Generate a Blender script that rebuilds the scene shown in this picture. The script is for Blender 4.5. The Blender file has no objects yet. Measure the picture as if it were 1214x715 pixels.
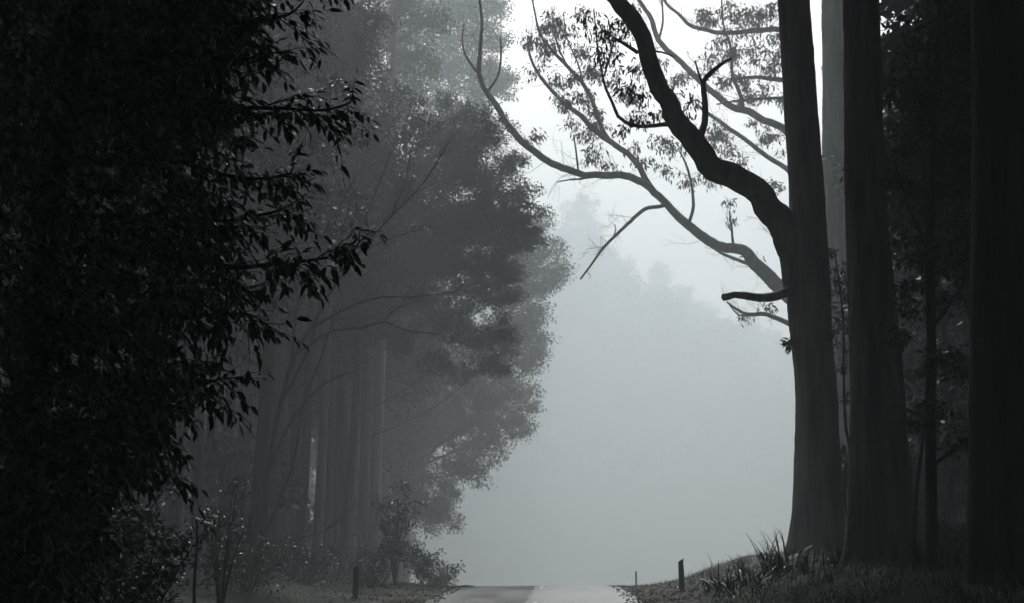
import bpy, math, random
import numpy as np
from mathutils import Vector

rng = np.random.default_rng(11)
random.seed(11)
scene = bpy.context.scene
COL = scene.collection

# ------------------------------------------------------------------ camera model (photo pixels -> points at a real distance)
F = 1686.0
CX, CY = 607.0, 357.5
TH = math.atan((632 - CY) / F)
HC = 1.7
cT, sT = math.cos(TH), math.sin(TH)


def P(px, py, d):
    a = (px - CX) / F
    b = (CY - py) / F
    t = d / (cT - b * sT)
    return np.array([a * t, d, HC + (sT + b * cT) * t])


# ------------------------------------------------------------------ terrain
RW = 2.66


def sstep(a, b, x):
    t = np.clip((x - a) / (b - a), 0, 1)
    return t * t * (3 - 2 * t)


def road_x(y):
    return 0.47 + (y - 34.5) * 0.0356


def ground_z(x, y):
    x = np.asarray(x, float)
    y = np.asarray(y, float)
    u = np.clip(y - 44, 0, None)
    z = np.where(u < 7.5, -0.004 * u * u, -0.225 - 0.06 * (u - 7.5))
    z = np.maximum(z, -9.5)
    z = z + 0.3 * np.clip(y - 200, 0, 165) * sstep(200, 230, y)
    s = x - road_x(y)
    near = 1 - 0.55 * sstep(44, 70, y)
    right = (0.95 * sstep(3.7, 7.0, s) + 0.05 * np.clip(s - 7, 0, 60)) * near
    left = 0.35 * sstep(3.6, 8.0, -s) + 0.04 * np.clip(-s - 7, 0, 60)
    rough = 0.06 * np.sin(x * 1.7 + 0.8 * np.sin(y * 1.1)) + 0.05 * np.sin(y * 1.9 + x * 0.6) + 0.025 * np.sin(x * 4.3 + y * 3.1) + 0.02 * np.sin(x * 7.1 - y * 5.3)
    return z + right + left + rough * sstep(RW + 0.1, RW + 1.8, np.abs(s))


def G(x, y):
    return float(ground_z(x, y))


# ------------------------------------------------------------------ materials
def new_mat(name):
    m = bpy.data.materials.new(name)
    m.use_nodes = True
    nt = m.node_tree
    return m, nt, nt.nodes['Principled BSDF']


def noise_mat(name, c1, c2, scale, rough=0.8, bump=0.3, bscale=None, stretch=(1, 1, 1), spec=0.5, detail=6, dist=0.02):
    m, nt, b = new_mat(name)
    tc = nt.nodes.new('ShaderNodeTexCoord')
    mp = nt.nodes.new('ShaderNodeMapping')
    mp.inputs['Scale'].default_value = stretch
    nt.links.new(tc.outputs['Object'], mp.inputs['Vector'])
    n = nt.nodes.new('ShaderNodeTexNoise')
    n.inputs['Scale'].default_value = scale
    n.inputs['Detail'].default_value = detail
    nt.links.new(mp.outputs['Vector'], n.inputs['Vector'])
    r = nt.nodes.new('ShaderNodeValToRGB')
    r.color_ramp.elements[0].position = 0.35
    r.color_ramp.elements[1].position = 0.68
    r.color_ramp.elements[0].color = (*c1, 1)
    r.color_ramp.elements[1].color = (*c2, 1)
    nt.links.new(n.outputs['Fac'], r.inputs['Fac'])
    nt.links.new(r.outputs['Color'], b.inputs['Base Color'])
    b.inputs['Roughness'].default_value = rough
    b.inputs['Specular IOR Level'].default_value = spec
    if bump:
        n2 = nt.nodes.new('ShaderNodeTexNoise')
        n2.inputs['Scale'].default_value = bscale or scale * 3
        n2.inputs['Detail'].default_value = 5
        nt.links.new(mp.outputs['Vector'], n2.inputs['Vector'])
        bp = nt.nodes.new('ShaderNodeBump')
        bp.inputs['Strength'].default_value = bump
        bp.inputs['Distance'].default_value = dist
        nt.links.new(n2.outputs['Fac'], bp.inputs['Height'])
        nt.links.new(bp.outputs['Normal'], b.inputs['Normal'])
    return m


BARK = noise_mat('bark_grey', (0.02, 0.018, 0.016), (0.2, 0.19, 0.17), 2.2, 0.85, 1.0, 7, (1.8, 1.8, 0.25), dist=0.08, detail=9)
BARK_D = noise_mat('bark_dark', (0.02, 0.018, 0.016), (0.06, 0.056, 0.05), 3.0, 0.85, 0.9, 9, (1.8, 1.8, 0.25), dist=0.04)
BARK_P = noise_mat('bark_pale', (0.09, 0.088, 0.08), (0.24, 0.235, 0.22), 2.0, 0.75, 0.5, 8, (1.5, 1.5, 0.25))
TWIG = noise_mat('twig', (0.02, 0.018, 0.016), (0.05, 0.045, 0.04), 9, 0.8, 0)
DEADWOOD = noise_mat('bare_wood', (0.5, 0.48, 0.45), (0.75, 0.73, 0.7), 20, 0.4, 0.2, stretch=(1, 1, 0.2))
LEAF_NEAR = noise_mat('leaf_glossy', (0.02, 0.035, 0.022), (0.045, 0.065, 0.04), 7, 0.34, 0, spec=0.5)
LEAF_SHRUB = noise_mat('leaf_shrub', (0.035, 0.06, 0.035), (0.09, 0.12, 0.075), 6, 0.38, 0, spec=0.5)
LEAF_GUM = noise_mat('leaf_gum', (0.04, 0.058, 0.04), (0.075, 0.09, 0.065), 1.5, 0.5, 0)
LEAF_RUST = noise_mat('leaf_rust', (0.07, 0.05, 0.03), (0.13, 0.085, 0.05), 1.5, 0.6, 0)
LEAF_DARK = noise_mat('leaf_dark', (0.025, 0.04, 0.026), (0.055, 0.075, 0.048), 1.5, 0.5, 0)
GRASS = noise_mat('grass_blade', (0.016, 0.022, 0.013), (0.042, 0.05, 0.03), 3, 0.5, 0)
POSTM = noise_mat('weathered_post', (0.05, 0.048, 0.045), (0.13, 0.125, 0.115), 12, 0.85, 0.5, 30, (1, 1, 0.2))
SOIL = noise_mat('forest_floor', (0.016, 0.015, 0.012), (0.055, 0.052, 0.04), 0.9, 0.95, 0.9, 7, detail=9, dist=0.08)
PAINT = noise_mat('worn_road_paint', (0.18, 0.18, 0.18), (0.65, 0.65, 0.64), 9, 0.6, 0.2)
TAR = noise_mat('tar_seam', (0.012, 0.012, 0.012), (0.03, 0.03, 0.03), 12, 0.5, 0.2)


def asphalt():
    m, nt, b = new_mat('wet_asphalt')
    tc = nt.nodes.new('ShaderNodeTexCoord')
    n = nt.nodes.new('ShaderNodeTexNoise')
    n.inputs['Scale'].default_value = 0.7
    n.inputs['Detail'].default_value = 8
    mp = nt.nodes.new('ShaderNodeMapping')
    mp.inputs['Scale'].default_value = (1.0, 0.25, 1)
    nt.links.new(tc.outputs['Object'], mp.inputs['Vector'])
    nt.links.new(mp.outputs['Vector'], n.inputs['Vector'])
    r = nt.nodes.new('ShaderNodeValToRGB')
    r.color_ramp.elements[0].position = 0.3
    r.color_ramp.elements[1].position = 0.7
    r.color_ramp.elements[0].color = (0.026, 0.027, 0.03, 1)
    r.color_ramp.elements[1].color = (0.056, 0.058, 0.062, 1)
    nt.links.new(n.outputs['Fac'], r.inputs['Fac'])
    nt.links.new(r.outputs['Color'], b.inputs['Base Color'])
    rr = nt.nodes.new('ShaderNodeMapRange')
    rr.inputs['From Min'].default_value = 0.35
    rr.inputs['From Max'].default_value = 0.65
    rr.inputs['To Min'].default_value = 0.3
    rr.inputs['To Max'].default_value = 0.55
    nt.links.new(n.outputs['Fac'], rr.inputs['Value'])
    nt.links.new(rr.outputs['Result'], b.inputs['Roughness'])
    sp = nt.nodes.new('ShaderNodeSeparateXYZ')
    nt.links.new(tc.outputs['Object'], sp.inputs['Vector'])
    ma = nt.nodes.new('ShaderNodeMath')          # distance east of the seam between the old and the new surface
    ma.operation = 'MULTIPLY_ADD'
    ma.inputs[1].default_value = -0.0356
    nt.links.new(sp.outputs['Y'], ma.inputs[0])
    nt.links.new(sp.outputs['X'], ma.inputs[2])
    st = nt.nodes.new('ShaderNodeMath')
    st.operation = 'GREATER_THAN'
    st.inputs[1].default_value = 0.47 - 34.5 * 0.0356 - 0.08
    nt.links.new(ma.outputs['Value'], st.inputs[0])
    mx = nt.nodes.new('ShaderNodeMix')
    mx.data_type = 'RGBA'
    nt.links.new(st.outputs['Value'], mx.inputs['Factor'])
    dk = nt.nodes.new('ShaderNodeMix')
    dk.data_type = 'RGBA'
    dk.blend_type = 'MULTIPLY'
    dk.inputs['Factor'].default_value = 1.0
    dk.inputs[7].default_value = (0.62, 0.62, 0.64, 1)
    nt.links.new(r.outputs['Color'], dk.inputs[6])
    nt.links.new(dk.outputs[2], mx.inputs[6])
    nt.links.new(r.outputs['Color'], mx.inputs[7])
    nt.links.new(mx.outputs[2], b.inputs['Base Color'])
    mr = nt.nodes.new('ShaderNodeMath')
    mr.operation = 'MULTIPLY_ADD'
    mr.inputs[1].default_value = -0.22
    nt.links.new(st.outputs['Value'], mr.inputs[0])
    ad = nt.nodes.new('ShaderNodeMath')
    ad.inputs[1].default_value = 0.26
    nt.links.new(rr.outputs['Result'], ad.inputs[0])
    nt.links.new(ad.outputs['Value'], mr.inputs[2])
    nt.links.new(mr.outputs['Value'], b.inputs['Roughness'])
    n2 = nt.nodes.new('ShaderNodeTexNoise')
    n2.inputs['Scale'].default_value = 60
    nt.links.new(tc.outputs['Object'], n2.inputs['Vector'])
    bp = nt.nodes.new('ShaderNodeBump')
    bp.inputs['Strength'].default_value = 0.25
    bp.inputs['Distance'].default_value = 0.01
    nt.links.new(n2.outputs['Fac'], bp.inputs['Height'])
    nt.links.new(bp.outputs['Normal'], b.inputs['Normal'])
    return m


ASPHALT = asphalt()


# ------------------------------------------------------------------ mesh helpers
class MB:
    def __init__(self):
        self.v, self.f, self.n = [], [], 0

    def add(self, verts, faces):
        verts = np.asarray(verts, float).reshape(-1, 3)
        for fa in (faces if isinstance(faces, list) else [faces]):
            fa = np.asarray(fa, int)
            if fa.size:
                self.f.append(fa + self.n)
        self.v.append(verts)
        self.n += len(verts)

    def build(self, name, mat, parent=None, origin=(0, 0, 0), smooth=True):
        v = np.concatenate(self.v) - np.asarray(origin, float)
        me = bpy.data.meshes.new(name)
        me.vertices.add(len(v))
        me.vertices.foreach_set('co', v.astype(np.float32).ravel())
        tot = np.concatenate([np.full(len(f), f.shape[1]) for f in self.f])
        loops = np.concatenate([f.ravel() for f in self.f])
        me.loops.add(len(loops))
        me.loops.foreach_set('vertex_index', loops.astype(np.int32))
        me.polygons.add(len(tot))
        st = np.zeros(len(tot), np.int32)
        st[1:] = np.cumsum(tot)[:-1]
        me.polygons.foreach_set('loop_start', st)
        me.polygons.foreach_set('loop_total', tot.astype(np.int32))
        me.polygons.foreach_set('use_smooth', np.full(len(tot), smooth))
        me.update(calc_edges=True)
        me.materials.append(mat)
        o = bpy.data.objects.new(name, me)
        COL.objects.link(o)
        if parent is not None:
            o.parent = parent
        else:
            o.location = origin
        return o


def norm(a):
    return a / np.maximum(np.linalg.norm(a, axis=-1, keepdims=True), 1e-9)


def resample(pts, radii, step):
    pts = np.asarray(pts, float)
    radii = np.asarray(radii, float)
    out, ro = [], []
    n = len(pts)
    for i in range(n - 1):
        p0 = pts[max(i - 1, 0)]
        p1, p2 = pts[i], pts[i + 1]
        p3 = pts[min(i + 2, n - 1)]
        k = max(1, int(np.ceil(np.linalg.norm(p2 - p1) / step)))
        for j in range(k):
            t = j / k
            out.append(0.5 * ((2 * p1) + (-p0 + p2) * t + (2 * p0 - 5 * p1 + 4 * p2 - p3) * t * t + (-p0 + 3 * p1 - 3 * p2 + p3) * t ** 3))
            ro.append(radii[i] * (1 - t) + radii[i + 1] * t)
    out.append(pts[-1])
    ro.append(radii[-1])
    return np.array(out), np.array(ro)


def tube(mb, pts, radii, sides=8, step=0.5, lump=0.0, jitter=0.0, flare=0.0):
    p, r = resample(pts, radii, step)
    n = len(p)
    if jitter and n > 2:
        k = rng.normal(0, 1, (n, 3)) * jitter
        k[0] = 0
        k[-1] = 0
        k = (k + np.roll(k, 1, 0) + np.roll(k, -1, 0)) / 3
        p = p + k * r[:, None]
    t = np.gradient(p, axis=0)
    t = norm(t)
    ref = min((np.array([0.05, 1.0, 0.03]), np.array([1.0, 0.05, 0.03]), np.array([0.03, 0.05, 1.0])), key=lambda q: np.abs(t @ (q / np.linalg.norm(q))).max())
    u = norm(ref - t * (t @ ref)[:, None])
    w = np.cross(t, u)
    ang = np.linspace(0, 2 * np.pi, sides, endpoint=False)
    rad = np.repeat(r[:, None], sides, 1)
    if lump:
        ss = np.concatenate([[0], np.cumsum(np.linalg.norm(np.diff(p, axis=0), axis=1))])[:, None]
        ph = rng.uniform(0, 6.28, 8)
        rad = rad * (1 + lump * (0.5 * np.sin(2 * ang + ph[0] + 0.35 * ss) + 0.45 * np.sin(3 * ang + ph[1] - 0.22 * ss) + 0.4 * np.sin(1.1 * ss + ph[2] + ang)
                                 + 0.3 * np.sin(5 * ang + ph[3] + 0.15 * ss) + 0.22 * np.sin(2.9 * ss + ph[4] + 2 * ang) + 0.12 * np.sin(7.3 * ss + ph[5] + 3 * ang)))
        rad = rad + r[:, None] * rng.normal(0, lump * 0.22, rad.shape)
        if flare:
            hgt = ss
            rad = rad + flare * r[0] * np.exp(-hgt / 0.7) * (1 + 0.5 * np.sin(5 * ang + ph[6]) + 0.3 * np.sin(3 * ang + ph[7]))
    v = p[:, None, :] + rad[:, :, None] * (np.cos(ang)[None, :, None] * u[:, None, :] + np.sin(ang)[None, :, None] * w[:, None, :])
    i = np.arange(n - 1)[:, None] * sides
    j = np.arange(sides)[None, :]
    j2 = (j + 1) % sides
    q = np.stack([i + j, i + j2, i + sides + j2, i + sides + j], -1).reshape(-1, 4)
    tip = np.arange(sides)
    faces = [q]
    verts = v.reshape(-1, 3)
    verts = np.concatenate([verts, [p[-1] + t[-1] * r[-1] * 0.5]])
    e = (n - 1) * sides
    faces.append(np.stack([e + tip, e + (tip + 1) % sides, np.full(sides, n * sides)], -1))
    mb.add(verts, faces)


def strands(mb, A, B, r0, r1, sag=0.12):
    """many fine twigs at once, three-sided, with one bend"""
    A = np.asarray(A, float)
    B = np.asarray(B, float)
    n = len(A)
    if n == 0:
        return
    ln = np.linalg.norm(B - A, axis=1, keepdims=True)
    M = (A + B) / 2 + rng.normal(0, 1, (n, 3)) * ln * sag + np.array([0, 0, 1]) * ln * sag * 0.5
    ax = norm(B - A)
    u = norm(np.cross(ax, np.where(np.abs(ax[:, 2:3]) < 0.9, [[0, 0, 1.0]], [[1.0, 0, 0]])))
    w = np.cross(ax, u)
    r0 = np.broadcast_to(np.asarray(r0, float).reshape(-1, 1), (n, 1))
    r1 = np.broadcast_to(np.asarray(r1, float).reshape(-1, 1), (n, 1))
    rings = []
    for c, r in ((A, r0), (M, (r0 + r1) / 2), (B, r1)):
        for k in range(3):
            a = k * 2.0944
            rings.append(c + r * (math.cos(a) * u + math.sin(a) * w))
    v = np.stack(rings, 1).reshape(-1, 3)
    base = np.arange(n)[:, None] * 9
    q = []
    for lv in (0, 3):
        for k in range(3):
            k2 = (k + 1) % 3
            q.append(np.concatenate([base + lv + k, base + lv + k2, base + lv + 3 + k2, base + lv + 3 + k], 1))
    mb.add(v, np.concatenate(q))


def leaves_simple(mb, pos, d, L, W):
    """one folded four-point leaf per position"""
    n = len(pos)
    d = norm(d)
    L = np.broadcast_to(np.asarray(L, float).reshape(-1, 1), (n, 1))
    W = np.broadcast_to(np.asarray(W, float).reshape(-1, 1), (n, 1))
    s = norm(np.cross(d, rng.normal(0, 1, (n, 3))))
    nn = np.cross(d, s)
    mid = pos + d * L * 0.45
    v = np.stack([pos, mid + s * W * 0.5 + nn * W * 0.12, pos + d * L, mid - s * W * 0.5 + nn * W * 0.12], 1).reshape(-1, 3)
    b = np.arange(n)[:, None] * 4
    mb.add(v, b + np.array([[0, 1, 2, 3]]))


def leaves_full(mb, pos, d, L, W, up=None):
    """lance-shaped leaf with a midrib fold and a droop"""
    n = len(pos)
    d = norm(d)
    L = np.broadcast_to(np.asarray(L, float).reshape(-1, 1), (n, 1))
    W = np.broadcast_to(np.asarray(W, float).reshape(-1, 1), (n, 1))
    hint = rng.normal(0, 1, (n, 3)) if up is None else up
    s = norm(np.cross(d, hint))
    nn = np.cross(s, d)
    droop = -0.12 * L
    pts = [pos]
    m1 = pos + d * L * 0.3
    m2 = pos + d * L * 0.68 + nn * droop * 0.4
    tip = pos + d * L + nn * droop
    st = pos + d * L * 0.06
    v = np.stack([st, m1, m2, tip,
                  m1 + s * W * 0.47 + nn * W * 0.14, m2 + s * W * 0.42 + nn * W * 0.12,
                  m1 - s * W * 0.47 + nn * W * 0.14, m2 - s * W * 0.42 + nn * W * 0.12], 1).reshape(-1, 3)
    b = np.arange(n)[:, None] * 8
    tri = np.concatenate([b + np.array([[0, 1, 4]]), b + np.array([[2, 3, 5]]), b + np.array([[0, 6, 1]]), b + np.array([[2, 7, 3]])])
    quad = np.concatenate([b + np.array([[4, 1, 2, 5]]), b + np.array([[1, 6, 7, 2]])])
    mb.add(v, [tri, quad])


# ------------------------------------------------------------------ things
def tag(o, label=None, cat=None, group=None, kind=None):
    if label:
        o['label'] = label
    if cat:
        o['category'] = cat
    if group:
        o['group'] = group
    if kind:
        o['kind'] = kind
    return o


def empty(name, loc, label, cat, group=None):
    o = bpy.data.objects.new(name, None)
    o.empty_display_size = 0.3
    o.location = loc
    COL.objects.link(o)
    return tag(o, label, cat, group)


def copy_tree(root, loc, rz, sc, label, group=None):
    def cp(o, parent):
        c = o.copy()
        COL.objects.link(c)
        c.parent = parent
        for ch in list(o.children):
            cp(ch, c)
        return c
    r = cp(root, None)
    r.location = loc
    r.rotation_euler = (0, 0, rz)
    r.scale = (sc[0], sc[0], sc[1]) if isinstance(sc, tuple) else (sc, sc, sc)
    r['label'] = label
    if group:
        r['group'] = group
    return r


def nearest_on(skel, pts):
    out = np.empty_like(pts)
    for i, q in enumerate(pts):
        dd = ((skel - q) ** 2).sum(1) + np.clip(skel[:, 2] - q[2] + 0.2, 0, None) ** 2
        out[i] = skel[np.argmin(dd)]
    return out


def foliage(blobs, cd, per, L, W, cr, hang, skel=None, full=False, shell=0.5):
    """leaf clumps spread through ellipsoids (centre, radii); returns (leaf MB, twig MB)"""
    lm, tm = MB(), MB()
    for c, r in blobs:
        c = np.asarray(c, float)
        r = np.asarray(r, float)
        n = max(4, int(cd * (r[0] * r[1] * r[2]) ** (2 / 3)))
        u = norm(rng.normal(0, 1, (n, 3)))
        cl = c + u * r * (rng.uniform(0, 1, (n, 1)) ** shell)
        if skel is not None:
            A = nearest_on(skel, cl)
            far = np.linalg.norm(A - cl, axis=1)
            k = far < 2.2 * max(r)
            strands(tm, A[k], cl[k], np.clip(far[k] * 0.008, 0.006, 0.03), 0.004)
        crs = cr * rng.uniform(0.6, 1.4, (n, 1))
        m = rng.integers(int(per * 0.5), int(per * 1.5) + 1, n)
        idx = np.repeat(np.arange(n), m)
        N = len(idx)
        off = norm(rng.normal(0, 1, (N, 3))) * (rng.uniform(0, 1, (N, 1)) ** 0.55) * 1.75 * crs[idx] * np.array([1, 1, 0.75])
        pos = cl[idx] + off
        d = rng.normal(0, 1, (N, 3)) + norm(off) * 0.6 + np.array([0, 0, -hang])
        LL = L * rng.uniform(0.6, 1.35, N)
        (leaves_full if full else leaves_simple)(lm, pos, d, LL, LL * (W / L))
    return lm, tm


def px_blobs(lst, d, depth=1.0):
    out = []
    for b in lst:
        px, py, r = b[:3]
        dd = b[3] if len(b) > 3 else 0
        R = r / F * (d + dd)
        out.append((P(px, py, d + dd), (R, R * depth, R * 0.92)))
    return out


def px_path(lst, d):
    """[(px, py, diameter px, [extra depth])] -> points, radii"""
    pts, rad = [], []
    for b in lst:
        dd = d + (b[3] if len(b) > 3 else 0)
        pts.append(P(b[0], b[1], dd))
        rad.append(b[2] / 2 / F * dd)
    return np.array(pts), np.array(rad)


def make_tree(name, label, trunk, limbs, blobs, leaf, bark=BARK, leafmat=LEAF_GUM, cat='tree', group=None, sides=14, lump=0.035, flare=0.25,
              auto=True, full=False, merged=False, high=False, limb_k=1.0, limb_every=1, crown_name='crown', extra_mats=None):
    """trunk (pts, radii); limbs list of (pts, radii); blobs foliage ellipsoids; leaf = (cd, per, L, W, cr, hang)"""
    pts, rad = trunk
    base = np.array(pts[0], float)
    gz = G(base[0], base[1])
    loc = (base[0], base[1], gz)
    root = empty(name, loc, label, cat, group)
    pts = np.array(pts, float)
    pts[0][2] = gz - 0.35
    mb = MB()
    tube(mb, pts, rad, sides, 0.35 if sides > 9 else 0.8, lump, 0.0, flare)
    mb.build('trunk', bark, root, loc)
    tp, tr = resample(pts, rad, 0.4)
    skel = [tp[int(len(tp) * 0.35):]]
    lms = [(np.array(a), np.array(b)) for a, b in limbs]
    if auto:
        hi = tp[-1][2]
        for c, r in blobs[::limb_every]:
            c = np.array(c)
            hd = np.hypot(*(c[:2] - base[:2]))
            za = np.clip(c[2] - 0.7 * hd, gz + 0.3 * (hi - gz), hi - 0.2)
            k = np.argmin(np.abs(tp[:, 2] - za))
            a = tp[k]
            if high and c[2] - r[2] > 1.7 + 0.40 * (c[1] - r[1]):
                zmin = 1.9 + 0.415 * base[1] + 0.6
                k = np.argmin(np.abs(tp[:, 2] - np.clip(c[2] - 0.25 * hd, zmin, hi - 0.2)))
                a = tp[k]
                ln = np.linalg.norm(c - a)
                r0 = min(tr[k] * 0.5, 0.02 + 0.011 * ln)
                mid = a * 0.5 + c * 0.5 + np.array([0, 0, 0.10 * hd]) + rng.normal(0, 0.04, 3) * ln
                lms.append((np.array([a, mid, c + np.array([0, 0, 0.3])]), np.array([r0, r0 * 0.6, r0 * 0.15])))
                continue
            r0 = min(tr[k] * 0.45, 0.015 + 0.011 * np.linalg.norm(c - a)) * limb_k
            mid = a * 0.5 + c * 0.5 + np.array([0, 0, -0.08 * hd]) + rng.normal(0, 0.05, 3) * np.linalg.norm(c - a)
            end = c + (c - a) * 0.12
            lms.append((np.array([a, mid, c, end]), np.array([r0, r0 * 0.7, r0 * 0.4, r0 * 0.12])))
    mball = MB()
    for a, b in lms:
        m = mball if merged else MB()
        tube(m, a, b, 8 if b[0] > 0.06 else 5, 0.3 if b[0] > 0.06 else 0.5, 0.06, 0.25)
        if not merged:
            m.build('limb', bark, root, loc)
        skel.append(resample(a, b, 0.3)[0])
    if merged and mball.n:
        mball.build('branches', bark, root, loc)
    skel = np.concatenate(skel)
    if blobs:
        lm, tm = foliage(blobs, *leaf, skel=skel, full=full)
        cr = lm.build(crown_name, leafmat, root, loc, smooth=False)
        if tm.n:
            tm.build('twigs', TWIG, cr, (0, 0, 0) if False else loc)
    return root


# ------------------------------------------------------------------ ground, road
def axis(lo, hi, fine_lo, fine_hi, fine, grow=1.12):
    a = list(np.arange(fine_lo, fine_hi + 1e-6, fine))
    s, x = fine, fine_hi
    while x < hi:
        s *= grow
        x += s
        a.append(min(x, hi))
    s, x = fine, fine_lo
    while x > lo:
        s *= grow
        x -= s
        a.insert(0, max(x, lo))
    return np.unique(np.round(a, 4))


ys = axis(-70, 430, 10, 75, 0.4)
xs = axis(-260, 260, -12, 15, 0.35)
X, Y = np.meshgrid(xs, ys)
X = X + road_x(Y)
Z = ground_z(X, Y)
S = np.abs(X - road_x(Y))
Z = Z - 0.05 * (S < RW - 0.35)
mb = MB()
nx, ny = len(xs), len(ys)
i = np.arange(ny - 1)[:, None] * nx
j = np.arange(nx - 1)[None, :]
mb.add(np.stack([X, Y, Z], -1), np.stack([i + j, i + j + 1, i + nx + j + 1, i + nx + j], -1).reshape(-1, 4))
tag(mb.build('ground', SOIL), kind='structure')

yr = axis(-60, 200, 10, 75, 0.35)
ss = np.array([-1, -0.93, -0.75, -0.5, -0.25, 0, 0.25, 0.5, 0.75, 0.93, 1.0])
wob = 0.05 * np.sin(yr * 2.3) + 0.04 * np.sin(yr * 5.1 + 1) + 0.03 * np.sin(yr * 9.7)
XR = road_x(yr)[:, None] + ss[None, :] * (RW + np.where(np.abs(ss) > 0.97, wob[:, None], 0))
YR = np.repeat(yr[:, None], len(ss), 1)
ZR = ground_z(np.repeat(road_x(yr)[:, None], len(ss), 1), YR) + 0.03 * (1 - ss[None, :] ** 2) + 0.012
mb = MB()
nx, ny = len(ss), len(yr)
i = np.arange(ny - 1)[:, None] * nx
j = np.arange(nx - 1)[None, :]
mb.add(np.stack([XR, YR, ZR], -1), np.stack([i + j, i + j + 1, i + nx + j + 1, i + nx + j], -1).reshape(-1, 4))
tag(mb.build('road', ASPHALT), kind='structure')


def road_strip(name, mat, y0, y1, off, w, lift, wig):
    yy = np.arange(y0, y1 + 0.01, 0.25)
    cx = road_x(yy) + off + wig * (np.sin(yy * 1.9) + 0.6 * np.sin(yy * 4.7 + 1) + 0.4 * np.sin(yy * 9.1))
    ww = w * (1 + 0.35 * np.sin(yy * 3.3) * (wig > 0))
    zc = ground_z(road_x(yy), yy) + 0.03 * (1 - ((cx - road_x(yy)) / RW) ** 2) + 0.012 + lift
    v = np.stack([np.stack([cx - ww / 2, yy, zc], -1), np.stack([cx + ww / 2, yy, zc], -1)], 1).reshape(-1, 3)
    k = np.arange(len(yy) - 1)[:, None] * 2
    return v, k + np.array([[0, 1, 3, 2]])


mb = MB()
mb.add(*road_strip('s', TAR, 12, 70, -0.08, 0.12, 0.005, 0.04))
tag(mb.build('road_seam', TAR), kind='structure')
mb = MB()
for y0 in (14.2, 23.2, 32.6, 43.5, 55):
    mb.add(*road_strip('d', PAINT, y0, y0 + 3.0, 0.08, 0.1, 0.008, 0.0))
tag(mb.build('road_markings', PAINT), kind='structure')


def straight(px, py_top, d, dia, lean=0.0, bend=0.0, top=22.0, r_top=0.04):
    """a forest trunk standing at photo column PX at distance D"""
    b = P(px, 690, d)
    x, y = b[0], d
    g = G(x, y)
    n = 7
    pts, rad = [], []
    for k in range(n):
        t = k / (n - 1)
        pts.append([x + lean * top * t + bend * math.sin(3.1 * t), y + 0.3 * math.sin(4 * t + px), g + (top - g) * t])
        rad.append(dia / 2 * (1 - t) ** 0.7 + r_top)
    return np.array(pts), np.array(rad)


# ------------------------------------------------------------------ right-hand tall trees
def up_trunk(lst, d, top, r_top):
    """a traced trunk continued straight up out of the picture to height TOP"""
    p, r = px_path(lst, d)
    dirv = norm(p[-1] - p[-3])
    rem = top - p[-1][2]
    q = [p[-1] + dirv * rem * k + np.array([0.3 * math.sin(3 * k), 0.3 * math.sin(4 * k), 0]) for k in (0.35, 0.7, 1.0)]
    rr = [r[-1] * 0.8, r[-1] * 0.5, r_top]
    return np.concatenate([p, q]), np.concatenate([r, rr])


def high_crown(cx, cy, z0, z1, spread, n, r):
    out = []
    for k in range(n):
        a = 2.4 * k + rng.uniform(0, 0.8)
        q = math.sqrt((k + 0.5) / n)
        z = z0 + (z1 - z0) * rng.uniform(0, 1)
        rr = r * rng.uniform(0.75, 1.25)
        out.append((np.array([cx + spread * q * math.cos(a), cy + spread * q * math.sin(a), z]), (rr, rr, rr * 0.75)))
    return out


HI = (13, 30, 0.5, 0.26, 0.5, 0.8)          # unseen high crowns, added to close over the near road and shade it
CANOPY_END = 72
anchors = {'T1': (9.2, 43), 'T2': (8.2, 32), 'T3': (7.6, 22), 'T4': (14.7, 70), 'T5': (16.0, 68), 'near': (0, -500)}
shade_canopy = {k: [] for k in anchors}  # out-of-view leaf cells added overhead to darken the near fog, shared among trees
for gy in np.arange(-8, CANOPY_END, 4.1):
    for gx in np.arange(-17, 24, 4.4):
        if (gx < 0 and gy > 45) or (gx <= 9 and gy > 66) or (gx > 9 and gy > 61):
            continue
        R = rng.uniform(2.5, 3.3)
        x, y = gx + rng.uniform(-0.9, 0.9), gy + rng.uniform(-0.9, 0.9)
        z = max(18.0, 3.2 + 0.415 * (y + R) + R) + rng.uniform(0, 3.0)
        k = min(anchors, key=lambda q: (anchors[q][0] - x) ** 2 + (anchors[q][1] - y) ** 2)
        shade_canopy[k].append((np.array([x, y, z]), (R, R, R * 0.7)))


# the tall tree with the big S-shaped limb
D1 = 43
t1 = up_trunk([(970, 676, 62), (970, 600, 57), (968, 520, 51), (967, 460, 48), (962, 400, 49), (958, 340, 54), (957, 290, 48), (956, 220, 43), (948, 110, 41), (941, 0, 39), (935, -90, 37)], D1, 36, 0.08)
limb_big = px_path([(955, 345, 42), (938, 292, 40), (925, 268, 37), (908, 243, 34, -0.3), (880, 216, 32, -0.7), (848, 199, 31, -1.0), (826, 178, 30, -1.2), (806, 150, 27, -1.4), (790, 118, 25, -1.5),
                    (774, 84, 23, -1.6), (764, 55, 22, -1.7), (752, 26, 22, -1.8), (733, -2, 21, -1.9), (700, -45, 18, -2.1), (672, -100, 14, -2.3), (650, -170, 8, -2.4)], D1)
stub = px_path([(948, 344, 15), (930, 349, 12, -0.4), (915, 353, 11, -0.8), (900, 354, 10, -1.1), (885, 351, 9.5, -1.3), (870, 350, 8, -1.5), (862, 352, 8.5, -1.6), (857, 353, 9, -1.6)], D1)
fork = px_path([(824, 186, 11, -1.2), (829, 165, 9, -1.3), (835, 145, 8, -1.4), (836, 120, 7, -1.5), (834, 98, 6.5, -1.6), (843, 86, 6, -1.7), (854, 77, 4.5, -1.8), (867, 69, 3, -1.9)], D1)
fork2 = px_path([(834, 102, 4, -1.6), (829, 90, 3, -1.6), (824, 72, 1.8, -1.7)], D1)
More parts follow.
